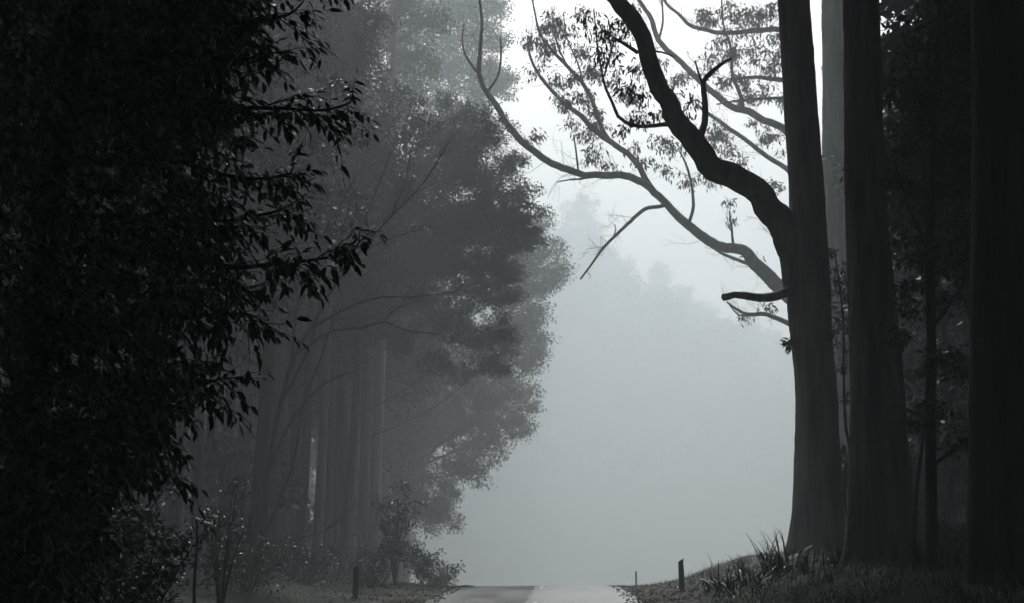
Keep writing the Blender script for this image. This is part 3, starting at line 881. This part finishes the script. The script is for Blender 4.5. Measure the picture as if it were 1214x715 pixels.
# slim trunks of the forest edge, one by one
slim = [(262, 50, 0.30, 'slimmest straight trunk nearest the black broad-leaved tree'), (285, 56, 0.34, 'slim upright trunk second from the black broad-leaved tree'),
        (326, 54, 0.42, 'slim trunk leaning slightly right behind the bare-branched tree'), (347, 60, 0.36, 'slim trunk right of the bare-branched tree'), (372, 57, 0.3, 'pole-thin trunk midway along the forest edge'),
        (388, 66, 0.42, 'slim trunk close left of the stoutest forest-edge trunk'), (414, 64, 0.44, 'stoutest dark trunk of the forest edge, above the roadside post'), (428, 68, 0.4, 'slim trunk close right of the stoutest forest-edge trunk'),
        (440, 70, 0.44, 'last clear trunk before the leafy sapling at the forest edge'), (236, 47, 0.36, 'dim trunk behind the pale broken stick'), (200, 44, 0.4, 'dim trunk behind the glossy-leaved roadside shrubs')]
for k, (px, d, dia, lab) in enumerate(slim):
    t = straight(px, 0, d, dia * 1.15, rng.uniform(-0.03, 0.03), rng.uniform(-0.5, 0.5), 1.9 + 0.415 * d + rng.uniform(6, 9))
    tp = t[0][-1]
    bl = [(np.array([tp[0] - 1.5 + rng.normal(0, 1.3), tp[1] + rng.normal(0, 1.6), tp[2] - rng.uniform(0, 4)]), (1.8, 1.8, 1.4)) for _ in range(5)]
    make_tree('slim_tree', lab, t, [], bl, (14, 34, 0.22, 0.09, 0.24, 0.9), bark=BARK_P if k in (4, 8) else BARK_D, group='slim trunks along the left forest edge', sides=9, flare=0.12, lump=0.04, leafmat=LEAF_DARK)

# bare, fine-branched tree
DB = 42
bt = px_path([(316, 700, 8), (312, 640, 7), (318, 560, 6.2), (332, 480, 5.4), (350, 420, 4.6), (368, 390, 3.8)], DB)
bl_ = [[(350, 420, 4), (395, 392, 3.6), (430, 388, 3.2), (455, 381, 2.8), (480, 391, 2.2), (520, 396, 1.4)], [(455, 381, 2), (470, 365, 1.6), (492, 358, 1.2)], [(368, 390, 4), (410, 366, 3.4), (450, 352, 2.8), (490, 352, 2), (540, 346, 1.2)],
       [(368, 390, 4), (390, 350, 3.2), (425, 300, 2.8), (465, 255, 2.4), (500, 220, 2), (535, 165, 1.2)], [(332, 480, 4), (365, 415, 3.4), (385, 355, 2.8), (420, 290, 2.2), (445, 230, 1.6), (460, 190, 1)],
       [(345, 440, 3.4), (352, 370, 2.8), (372, 300, 2.2), (405, 240, 1.6), (425, 205, 1)], [(425, 300, 2), (470, 280, 1.6), (510, 270, 1)], [(465, 255, 1.6), (480, 215, 1.2), (490, 170, 0.8)],
       [(318, 560, 4), (345, 500, 3.2), (385, 455, 2.6), (420, 440, 1.6)], [(312, 640, 5), (335, 585, 4.2), (350, 540, 3.6), (360, 480, 2.8), (382, 420, 2), (398, 370, 1.2)], [(314, 660, 4), (350, 640, 3), (385, 630, 2.4), (415, 605, 1.4)]]
bl_ = [px_path(q, DB) for q in bl_]
bare = make_tree('bare_tree', 'leafless thin-branched tree with arching fine twigs in front of the misty forest', bt, bl_, [], None, bark=BARK_D, sides=8, auto=False, flare=0.1)
tm = MB()
for p, r in bl_:
    q, rr = resample(p, r, 0.25)
    td = norm(np.gradient(q, axis=0))
    n = len(q) * 3
    s = rng.integers(0, len(q), n)
    d = norm(td[s] * 0.9 + rng.normal(0, 0.45, (n, 3)) + np.array([0, 0, 0.25]))
    B = q[s] + d * rng.uniform(0.2, 0.9, (n, 1))
    strands(tm, q[s], B, 0.006, 0.003, 0.08)
    d2 = norm(d + rng.normal(0, 0.5, (n, 3)))
    strands(tm, B, B + d2 * rng.uniform(0.15, 0.5, (n, 1)), 0.0035, 0.002, 0.08)
tm.build('twigs', TWIG, bare, tuple(bare.location))


# ------------------------------------------------------------------ shrubs
def shrub(label, px, d, h, w, leaf, mat=LEAF_SHRUB, name='shrub', group=None, nst=7, full=True, dx=0):
    b = P(px, 690, d)
    x, y = b[0], d
    g = G(x, y)
    root = empty(name, (x, y, g), label, 'shrub', group)
    sm = MB()
    skel = []
    blobs = []
    for k in range(nst):
        a = 2.4 * k + rng.uniform(0, 1)
        q = math.sqrt((k + 0.5) / nst)
        hh = h * rng.uniform(0.65, 1.0) * (1.05 - 0.3 * q)
        end = np.array([x + w * q * math.cos(a) * 0.75, y + w * q * math.sin(a) * 0.75, g + hh * 0.85])
        mid = np.array([x + w * q * math.cos(a) * 0.3, y + w * q * math.sin(a) * 0.3, g + hh * 0.45])
        pp, rr = np.array([[x, y, g - 0.1], mid, end]), np.array([0.022, 0.015, 0.006]) * (h / 2) ** 0.5
        tube(sm, pp, rr, 5, 0.25, 0.04, 0.3)
        skel.append(resample(pp, rr, 0.15)[0])
        for zf in (0.4, 0.65, 0.9):
            c = np.array([x + w * q * math.cos(a) * zf * 0.85, y + w * q * math.sin(a) * zf * 0.85, g + hh * zf])
            r = w * rng.uniform(0.26, 0.42)
            blobs.append((c, (r, r, r * 0.9)))
    sm.build('stem', TWIG, root, (x, y, g))
    lm, tm = foliage(blobs, *leaf, skel=np.concatenate(skel), full=full)
    f = lm.build('foliage', mat, root, (x, y, g), smooth=False)
    tm.build('twigs', TWIG, root, (x, y, g))
    return root


SH = (52, 17, 0.095, 0.032, 0.12, 0.8)
shrub('glossy-leaved shrub low in the corner under the black broad-leaved tree', 30, 14, 2.0, 1.1, SH)
shrub('glossy-leaved roadside shrub glinting below the hanging black foliage', 120, 16, 2.3, 1.1, SH)
shrub('dense dark shrub behind the glinting roadside shrub, below the hanging black foliage', 95, 20, 3.4, 1.6, (40, 18, 0.11, 0.04, 0.14, 0.7), mat=LEAF_DARK)
shrub('upright shrub with shiny drooping leaves just left of the pale broken stick', 170, 19, 2.6, 1.0, SH)
shrub('thin open shrub with a few shiny leaves above the pale broken stick', 262, 26, 3.0, 0.8, (24, 12, 0.09, 0.03, 0.12, 0.7))
shrub('dark shrub mound in front of the dim trunks right of the pale stick', 295, 33, 1.6, 1.3, (26, 16, 0.11, 0.04, 0.14, 0.5))
shrub('leafy sapling-like shrub glinting behind the left roadside post', 468, 46, 3.9, 0.9, (20, 14, 0.13, 0.05, 0.16, 0.9))
shrub('low bushy shrub between the left post and the forest trunks', 440, 43, 1.7, 1.2, (22, 14, 0.12, 0.045, 0.15, 0.6))
shrub('small shrub on the verge where the left edge of the road meets the mist', 500, 52, 1.7, 0.9, (22, 14, 0.12, 0.05, 0.15, 0.6))
shrub('faint shrub farthest along the left verge, half lost in fog', 522, 60, 1.3, 1.2, (16, 14, 0.15, 0.06, 0.18, 0.6))
shrub('dark shrub at the foot of the slim trunks mid-forest', 365, 40, 1.5, 1.2, (24, 15, 0.11, 0.04, 0.14, 0.6))
shrub('dark fern-like shrub between the thin leaning sapling and the near black trunk', 1128, 30, 0.9, 0.9, (26, 14, 0.16, 0.03, 0.14, 0.2), mat=LEAF_DARK)
shrub('grey-lit shrub seen in the gap beside the thin leaning sapling', 1090, 44, 3.4, 1.3, (20, 14, 0.13, 0.05, 0.16, 0.8))

# ------------------------------------------------------------------ forest copies farther off
proto_blobs = []
for k in range(16):
    a = 2.4 * k
    z = 10 + 17 * ((k * 0.37) % 1)
    rr = 3.6 * (1.1 - abs((z - 17) / 14)) * (0.45 + 0.55 * ((k * 0.61) % 1))
    R = 1.9 + 0.8 * ((k * 0.73) % 1)
    proto_blobs.append((np.array([rr * math.cos(a), 30 + rr * math.sin(a), z]), (R, R, R * 0.85)))


def proto_tree(label, seed_shift, loc, rz, sc, group):
    g = G(0, 30)
    pts = np.array([[0, 30, g], [0.15, 30.1, g + 5], [-0.1, 30, g + 10], [0.1, 29.9, g + 16], [0, 30, g + 22], [0.1, 30, g + 28.5]])
    rad = np.array([0.36, 0.3, 0.26, 0.2, 0.13, 0.04])
    bl = [(c + np.array([math.sin(seed_shift * 3 + i), math.cos(seed_shift * 5 + i * 2), math.sin(i + seed_shift)]) * 0.9, r) for i, (c, r) in enumerate(proto_blobs)]
    t = make_tree('forest_tree', label, (pts, rad), [], bl, (9, 38, 0.36, 0.16, 0.42, 0.8), bark=BARK_D, sides=8, merged=True, leafmat=LEAF_GUM, group=group)
    t.location = loc
    t.rotation_euler = (0, 0, rz)
    t.scale = (sc, sc, sc)
    return t


def at_px(px, d):
    x = P(px, 640, d)[0]
    return (x, d, G(x, d) - 0.1)


far = [(668, 295, 'tallest hazy tree top of the distant wood, right behind the bulging crowns', 240), (700, 308, 'hazy distant tree, second along the treeline falling away from the gap', 262), (738, 298, 'hazy distant tree under the drooping broken branch tip', 296),
       (775, 312, 'hazy distant tree, midway down the sloping treeline', 318), (812, 300, 'hazy distant tree where the treeline dips below the stub branch', 338), (850, 312, 'hazy distant tree straight below the short stub branch', 356),
       (890, 298, 'hazy distant tree beside the S-limbed trunk', 376), (925, 308, 'hazy distant tree mostly behind the S-limbed trunk', 392)]
protos = []


def top_scale(px, d, ptop):
    g = G(P(px, 640, d)[0], d)
    return max(0.55, (P(px, ptop, d)[2] - g) / 28.5)


for k, (px, d, lab, ptop) in enumerate(far):
    sc = top_scale(px, d, ptop)
    if k < 3:
        protos.append(proto_tree(lab, k, at_px(px, d), k * 1.3, sc, 'distant trees across the end of the road'))
    else:
        copy_tree(protos[k % 3], at_px(px, d), k * 1.9, sc, lab, 'distant trees across the end of the road')
deep = [(px + 14 * ((i * 7) % 3 - 1), d, i) for d in (268, 284, 330) for i, px in enumerate(range(500 if d < 310 else 640, 1010, 34))]
for k, (px, d, i) in enumerate(deep):
    line = np.interp(px, [600, 668, 738, 850, 925, 1010], [235, 245, 300, 362, 398, 420])
    sc = min(top_scale(px, d, line + (20 if d > 310 else 50) + 22 * ((k * 5) % 4)), 1.4)
    copy_tree(protos[k % 3], at_px(px, d), k * 2.3, sc, 'hazy tree deep in the distant wood, barely told from its neighbours', 'trees deep in the distant wood')
# left forest body
for k, (px, d, sc) in enumerate([(330, 62, 0.95), (250, 58, 0.9), (430, 76, 0.95), (160, 52, 0.9), (360, 84, 1.0), (480, 100, 1.05), (270, 76, 1.0), (80, 60, 1.0), (420, 104, 1.1), (455, 120, 1.15), (180, 90, 1.1), (300, 110, 1.15), (0, 45, 0.85), (400, 66, 0.8), (90, 38, 0.75), (455, 88, 0.95)]):
    copy_tree(protos[k % 3], at_px(px, d), k * 2.1, sc, 'shadowy tree standing inside the left forest among others like it', 'trees inside the left forest')
# right forest body
for k, (px, d, sc) in enumerate([(1222, 46, 0.9), (1190, 40, 0.85), (1160, 62, 1.0), (1240, 34, 0.8), (1100, 90, 1.1), (1210, 80, 1.1)]):
    copy_tree(protos[k % 3], at_px(px, d), k * 2.7, sc, 'shadowy tree in the dark wood behind the right-hand trunks', 'trees in the right-hand wood')
# trees added around and behind the camera, mostly unseen, to shade the near road
for k, (x, y, sc) in enumerate([(-9, 2, 0.8), (8.5, 5, 0.85), (-8, -10, 0.85), (9, -8, 0.9), (-14, -20, 0.95), (13, -20, 0.95), (15, 10, 0.9), (-14, 14, 0.9), (-7.5, 22, 0.7), (1, -30, 1.1), (-6, -27, 1), (8, -28, 1)]):
    copy_tree(protos[k % 3], (x, y, G(x, y) - 0.1), k * 2.9, sc, 'tree added around the near end of the road to shade it, crown overhead', 'trees added to shade the near road')


# the closed inside of the forest on both sides: trunks, crowns and undergrowth that read as one dark mass
lm, tm = MB(), MB()
cells = []
for gy in range(-60, 150, 9):
    for gx in list(range(-100, -12, 9)) + list(range(14, 100, 9)):
        x = gx + rng.uniform(-3, 3)
        y = gy + rng.uniform(-3, 3)
        if 0 < y < 56 and -24 < x < (22 if y < 34 else 0.27 * y + 3.5):
            continue
        if x > 0 and y > 56 and x < 0.305 * y + 4:
            continue
        if y > 0 and (y < 75 if x < 0 else y < 40) and abs(x) < 0.40 * y and abs(x) > 60:
            continue
        cells.append((x, y))
for x, y in cells:
    x += road_x(y)
    g = G(x, y)
    h = rng.uniform(19, 27)
    r0 = rng.uniform(0.16, 0.34)
    ln = rng.normal(0, 0.5, 2)
    tube(tm, [[x, y, g - 0.2], [x + ln[0] * 0.4, y + ln[1] * 0.4, g + h * 0.5], [x + ln[0], y + ln[1], g + h]], [r0, r0 * 0.75, 0.04], 6, 3.0, 0.05)
    bl = []
    for _ in range(7):
        R = rng.uniform(1.8, 3.0)
        z = g + h * rng.uniform(0.42, 1.0)
        bl.append((np.array([x + ln[0] * 0.7 + rng.normal(0, 1.7), y + ln[1] * 0.7 + rng.normal(0, 1.7), z]), (R, R, R * 0.8)))
    for _ in range(2):
        R = rng.uniform(1.2, 2.2)
        ux, uy = x + rng.uniform(-3, 3), y + rng.uniform(-3, 3)
        if uy > 0 and (0 < ux < 0.26 * uy + 4 or -0.2 * uy - 8 < ux <= 0):
            continue
        bl.append((np.array([ux, uy, G(ux, uy) + R * 0.7 + rng.uniform(0, 2.5)]), (R, R, R * 0.9)))
    a, _t = foliage(bl, 4.5, 26, 0.46, 0.22, 0.5, 0.7)
    top = [(np.array([x + ln[0] + rng.normal(0, 2.5), y + ln[1] + rng.normal(0, 2.5), g + h * rng.uniform(0.85, 1.0)]), (3.2, 3.2, 1.8)) for _ in range(4)]
    a1, _t = foliage(top, 4.5, 12, 0.8, 0.45, 0.6, 0.7)  # wide coarse leaf layer added to stop light coming through the crowns
    lm.v += a1.v
    lm.f += [f + lm.n for f in a1.f]
    lm.n += a1.n
    lm.v += a.v
    lm.f += [f + lm.n for f in a.f]
    lm.n += a.n
under = []
back = []  # trunkless leaf cells added over the road behind the camera, unseen, for shade
for gy in np.arange(-66, -9, 4.6):
    for gx in np.arange(-13, 16, 4.6):
        R = rng.uniform(2.6, 3.3)
        back.append((np.array([gx + rng.uniform(-1, 1), gy + rng.uniform(-1, 1), rng.uniform(16, 22)]), (R, R, R * 0.7)))
for gy in np.arange(50, 120, 6.0):
    for gx in np.arange(-75, -9.5, 5.0):
        if rng.uniform() < 0.8:
            under.append((gx + rng.uniform(-2, 2), gy + rng.uniform(-2, 2), rng.uniform(1.4, 2.6), rng.uniform(0.4, 4.5)))
for gy in np.arange(40, 120, 6.0):
    for gx in np.arange(max(13 if gy < 44 else 11.5, 0.24 * gy + 1.5), 75, 3.6):
        if rng.uniform() < 0.95:
            under.append((gx + rng.uniform(-2, 2), gy + rng.uniform(-2, 2), rng.uniform(1.4, 2.6), rng.uniform(0.0, 10.5)))
for gy in np.arange(48, 84, 5.0):
    for gx in np.arange(0.262 * gy + 1.5, 0.36 * gy + 3, 3.2):
        for h in (0, 3.2, 6.4, 9.6):
            under.append((gx + rng.uniform(-1, 1), gy + rng.uniform(-2, 2), rng.uniform(1.5, 2.2), h + rng.uniform(0, 1.5)))
for gy in np.arange(274, 345, 11.0):
    for gx in np.arange(-36, 95, 7.5):
        pt = 607 + gx / gy * F
        line = np.interp(pt, [400, 668, 738, 850, 925, 1010, 1200], [230, 256, 308, 372, 406, 430, 460]) + rng.uniform(0, 30)
        ztop = P(pt, line, gy)[2] - 3
        zg = float(ground_z(gx, gy))
        zz = zg + 2
        while zz < ztop:
            under.append((gx + rng.uniform(-3, 3), gy + rng.uniform(-3, 3), rng.uniform(3.0, 4.6), zz - zg - 2))
            zz += 5.5
bl = [(np.array([a, b, G(a, b) + r * 0.8 + h]), (r, r, r * 0.9)) for a, b, r, h in under]
a, _t = foliage([q for q in bl if q[0][1] < 130], 5.5, 26, 0.4, 0.2, 0.45, 0.6)
a2, _t = foliage([q for q in bl if q[0][1] > 130], 2.2, 24, 1.1, 0.6, 0.9, 0.6)
a3, _t = foliage(back, *HI)
for m in (a, a2, a3):
    lm.v += m.v
    lm.f += [f + lm.n for f in m.f]
    lm.n += m.n
fm = lm.build('forest', LEAF_DARK, smooth=False)
tag(fm, 'dark closed inside of the forest on both sides of the road, plus unseen leaf cover added for shade', 'forest', kind='stuff')
fb = tm.build('forest_stems', BARK_D, fm)
tag(fb, kind='stuff')


# ------------------------------------------------------------------ posts, stick
def post(label, px, py_top, py_base, d, wpx, slant, lean):
    top = P(px, py_top, d)
    x, y = top[0], d
    g = G(x, y)
    w = wpx / F * d
    root = MB()
    h = top[2] - g
    sec = np.array([[-1, -0.6], [1, -0.6], [1, 0.6], [-1, 0.6]]) * w / 2
    lv = [-0.4, 0.02, h * 0.3, h * 0.6, h * 0.86]
    rings = []
    for z in lv:
        j = rng.normal(0, 0.03 * w, (4, 2))
        rings.append(np.concatenate([sec + j + np.array([lean * z, 0]), np.full((4, 1), z)], 1))
    tp = np.concatenate([sec + np.array([lean * h, 0]), np.array([[h - slant], [h], [h], [h - slant]])], 1)
    rings.append(tp)
    v = np.concatenate(rings)
    q = []
    for i in range(len(rings) - 1):
        for k in range(4):
            q.append([i * 4 + k, i * 4 + (k + 1) % 4, i * 4 + 4 + (k + 1) % 4, i * 4 + 4 + k])
    e = (len(rings) - 1) * 4
    q.append([e, e + 1, e + 2, e + 3])
    root.add(v + np.array([x, y, g]), np.array(q))
    o = root.build('roadside_post', POSTM, None, (x, y, g), smooth=False)
    bv = o.modifiers.new('edge', 'BEVEL')
    bv.width = w * 0.08
    bv.segments = 2
    return tag(o, label, 'post', 'roadside posts')


post('weathered wooden post with a slanted top standing on the right verge', 808, 662, 703, 40, 6.2, 0.1, -0.025)
post('dark square post at the foot of the left forest edge', 422, 671, 712, 36, 6.5, 0.02, 0.0)
post('tiny faint post in the fog beyond the right edge of the road', 754, 677, 690, 66, 2.2, 0.02, 0.0)

# dead snag with a pale broken tip
b = P(232, 690, 22)
g = G(b[0], 22)
sn = empty('dead_sapling', (b[0], 22, g), 'dead sapling with a pale barkless broken tip, among the dim shrubs', 'dead sapling')
mb = MB()
tube(mb, np.array([[b[0], 22, g - 0.2], P(231, 680, 22), P(234, 645, 22), P(233, 616, 22)]), np.array([0.03, 0.026, 0.022, 0.02]), 7, 0.1, 0.08, 0.3)
mb.build('stem', BARK_D, sn, (b[0], 22, g))
mb = MB()
tube(mb, np.array([P(232, 614.5, 21.97), P(238, 617.5, 21.9), P(250, 622, 21.8), P(263, 627, 21.7)]), np.array([0.014, 0.017, 0.016, 0.006]), 7, 0.05, 0.1, 0.3)
mb.build('broken_tip', DEADWOOD, sn, (b[0], 22, g))


# ------------------------------------------------------------------ grasses
def blades(mb, base, az, lean, L, W, curve):
    """arching strap blades of five segments"""
    n = len(base)
    hd = np.stack([np.cos(az), np.sin(az), np.zeros(n)], 1)
    sd = np.stack([-np.sin(az), np.cos(az), np.zeros(n)], 1)
    rows = []
    pos = base.copy()
    ang = lean.copy()
    K = 6
    for k in range(K):
        t = k / (K - 1)
        wv = (W * (1 - t ** 2.2) * (0.7 + 0.3 * min(1, t * 4)))[:, None] + 0.0006
        rows.append(pos - sd * wv / 2)
        rows.append(pos + sd * wv / 2)
        st = (L / (K - 1))[:, None]
        pos = pos + st * (hd * np.sin(ang)[:, None] + np.array([0, 0, 1]) * np.cos(ang)[:, None])
        ang = ang + curve / (K - 1) * (0.4 + 1.6 * t)
    v = np.stack(rows, 1).reshape(-1, 3)
    b = np.arange(n)[:, None] * (2 * K)
    mb.add(v, np.concatenate([b + np.array([[2 * k, 2 * k + 1, 2 * k + 3, 2 * k + 2]]) for k in range(K - 1)]))


tufts = [(840, 38, 0.55, 'small strappy tuft lowest on the bank, nearest the slanted post'), (853, 36, 0.85, 'spiky tuft with one tall upright blade on the bank beside the slanted post'), (868, 34, 0.6, 'low tuft with arched blades second up the bank from the post'), (884, 35.5, 0.85, 'spiky tuft with upright blades halfway up the bank'),
         (898, 34, 0.7, 'dense dark tuft halfway up the bank to the S-limbed tree'), (912, 35.4, 0.95, 'tuft with bent-over strap blades left of the S-limbed trunk'), (924, 34.6, 1.0, 'tallest arching tuft at the left foot of the S-limbed trunk'), (935, 35, 0.9, 'arching tuft touching the left foot of the S-limbed trunk'),
         (955, 33.5, 0.5, 'short dark tuft in front of the S-limbed trunk'), (990, 32.8, 0.5, 'short dark tuft in front of the slot between the big trunks'), (1095, 28, 0.5, 'dark tuft at the foot of the thin leaning sapling'), (1145, 27, 0.55, 'dark tuft with curled blades just left of the near black trunk'), (1118, 26, 0.45, 'dark tuft right of the slim understorey stem')]
for px, d, L, lab in tufts:
    p = P(px, 690, d)
    x, y = p[0], d
    g = G(x, y)
    mb = MB()
    L *= 1.3
    n = int(rng.integers(24, 38))
    base = np.stack([x + rng.normal(0, 0.08, n), y + rng.normal(0, 0.08, n), np.full(n, g - 0.03)], 1)
    blades(mb, base, rng.uniform(0, 6.28, n), rng.uniform(0.02, 0.9, n), L * rng.uniform(0.45, 1.15, n), rng.uniform(0.03, 0.06, n), rng.uniform(0.3, 3.2, n) * rng.uniform(0.3, 1, n))
    tag(mb.build('grass_tuft', GRASS, None, (x, y, g)), lab, 'grass tuft', 'strappy tufts on the right bank')

mb = MB()
n = 60000
yy = 14 + 66 * rng.uniform(0, 1, n) ** 1.2
side = rng.uniform(0, 1, n) < 0.6
sl = RW - 0.02 + rng.exponential(2.6, n) * 1.0
s_ = np.where(side, sl, -sl * 0.9)
xx = road_x(yy) + s_
dens = np.sin(xx * 1.3 + yy * 0.7) + np.sin(yy * 1.1 - xx * 0.4) + rng.normal(0, 0.8, n)
k = dens > -0.6
xx, yy, s_ = xx[k], yy[k], s_[k]
zz = ground_z(xx, yy) - 0.015
n = len(xx)
far_k = np.clip((np.abs(s_) - RW) / 2.5, 0.15, 1)
blades(mb, np.stack([xx, yy, zz], 1), rng.uniform(0, 6.28, n), rng.uniform(0.05, 0.9, n), rng.uniform(0.05, 0.26, n) * (0.35 + 0.65 * far_k), rng.uniform(0.006, 0.014, n), rng.uniform(0, 1.8, n))
n = 26000
yy = rng.uniform(15, 46, n)
s_ = 3.9 + rng.gamma(2.0, 2.2, n)
xx = road_x(yy) + s_
k = (np.sin(xx * 1.9 + yy * 0.9) + np.sin(yy * 1.3 - xx * 0.7) + rng.normal(0, 0.7, n) > 0.1) & (s_ < 14)
xx, yy = xx[k], yy[k]
n = len(xx)
blades(mb, np.stack([xx, yy, ground_z(xx, yy) - 0.02], 1), rng.uniform(0, 6.28, n), rng.uniform(0.1, 1.1, n), rng.uniform(0.12, 0.42, n), rng.uniform(0.008, 0.02, n), rng.uniform(0, 2.4, n))
tag(mb.build('grass', GRASS), 'short rough grass along both road verges and the bank', 'grass', kind='stuff')

# leaf litter and fallen twigs on the verges
mb = MB()
n = 9000
yy = rng.uniform(16, 60, n)
s_ = rng.choice([-1, 1], n) * (RW - 0.35 + rng.exponential(2.6, n))
xx = road_x(yy) + s_
pos = np.stack([xx, yy, ground_z(xx, yy) + np.where(np.abs(s_) < RW, 0.035, 0.02)], 1)
d = rng.normal(0, 1, (n, 3)) * np.array([1, 1, 0.2])
leaves_simple(mb, pos, d, rng.uniform(0.06, 0.15, n), rng.uniform(0.02, 0.05, n))
tag(mb.build('leaf_litter', LEAF_RUST, smooth=False), 'fallen leaves scattered on the verges', 'leaf litter', kind='stuff')

# ------------------------------------------------------------------ fog
HAZE = 0.0088
mb = MB()
x0, x1, y0, y1, z0, z1 = -250, 250, -68, 430, -14, 84
v = np.array([[x, y, z] for z in (z0, z1) for y in (y0, y1) for x in (x0, x1)], float)
mb.add(v, np.array([[0, 2, 3, 1], [4, 5, 7, 6], [0, 1, 5, 4], [2, 6, 7, 3], [0, 4, 6, 2], [1, 3, 7, 5]]))
hm = bpy.data.materials.new('fog')
hm.use_nodes = True
nt = hm.node_tree
for nd in list(nt.nodes):
    nt.nodes.remove(nd)
out = nt.nodes.new('ShaderNodeOutputMaterial')
pv = nt.nodes.new('ShaderNodeVolumePrincipled')
pv.inputs['Color'].default_value = (0.87, 0.93, 0.948, 1)
pv.inputs['Density'].default_value = HAZE
pv.inputs['Anisotropy'].default_value = 0.0
nt.links.new(pv.outputs['Volume'], out.inputs['Volume'])
tag(mb.build('haze', hm, smooth=False), kind='stuff')

# ------------------------------------------------------------------ light
EL, AZ = math.radians(46), math.radians(4)
w = bpy.data.worlds.new('World')
scene.world = w
w.use_nodes = True
nt = w.node_tree
bg = nt.nodes['Background']
sky = nt.nodes.new('ShaderNodeTexSky')
sky.sky_type = 'NISHITA'
sky.sun_disc = False
sky.sun_elevation = EL
sky.sun_rotation = AZ
sky.air_density = 1.0
sky.dust_density = 6.0
sky.ozone_density = 1.0
hs = nt.nodes.new('ShaderNodeHueSaturation')
hs.inputs['Saturation'].default_value = 0.6
nt.links.new(sky.outputs['Color'], hs.inputs['Color'])
nt.links.new(hs.outputs['Color'], bg.inputs['Color'])
bg.inputs['Strength'].default_value = 0.15

ld = bpy.data.lights.new('sun', 'SUN')
ld.energy = 5.0
ld.angle = math.radians(14)
ld.color = (0.97, 0.99, 1.0)
sun = bpy.data.objects.new('sun', ld)
COL.objects.link(sun)
dirv = Vector((-math.sin(AZ) * math.cos(EL), -math.cos(AZ) * math.cos(EL), -math.sin(EL)))
sun.rotation_euler = dirv.to_track_quat('-Z', 'Y').to_euler()
sun.location = (0, 0, 60)

# ------------------------------------------------------------------ camera and render
cd = bpy.data.cameras.new('camera')
cd.sensor_width = 36
cd.lens = F * 36 / 1214
cd.clip_end = 3000
cam = bpy.data.objects.new('camera', cd)
COL.objects.link(cam)
cam.location = (0, 0, HC)
cam.rotation_euler = (math.pi / 2 + TH, 0, 0)
scene.camera = cam

scene.view_settings.view_transform = 'Standard'
scene.view_settings.look = 'None'
scene.view_settings.gamma = 1
scene.view_settings.exposure = 0.96
cy = scene.cycles
cy.use_denoising = True
cy.max_bounces = 6
cy.diffuse_bounces = 2
cy.glossy_bounces = 2
cy.transmission_bounces = 2
cy.volume_bounces = 2
cy.sample_clamp_indirect = 4
cy.use_adaptive_sampling = True
cy.adaptive_threshold = 0.02
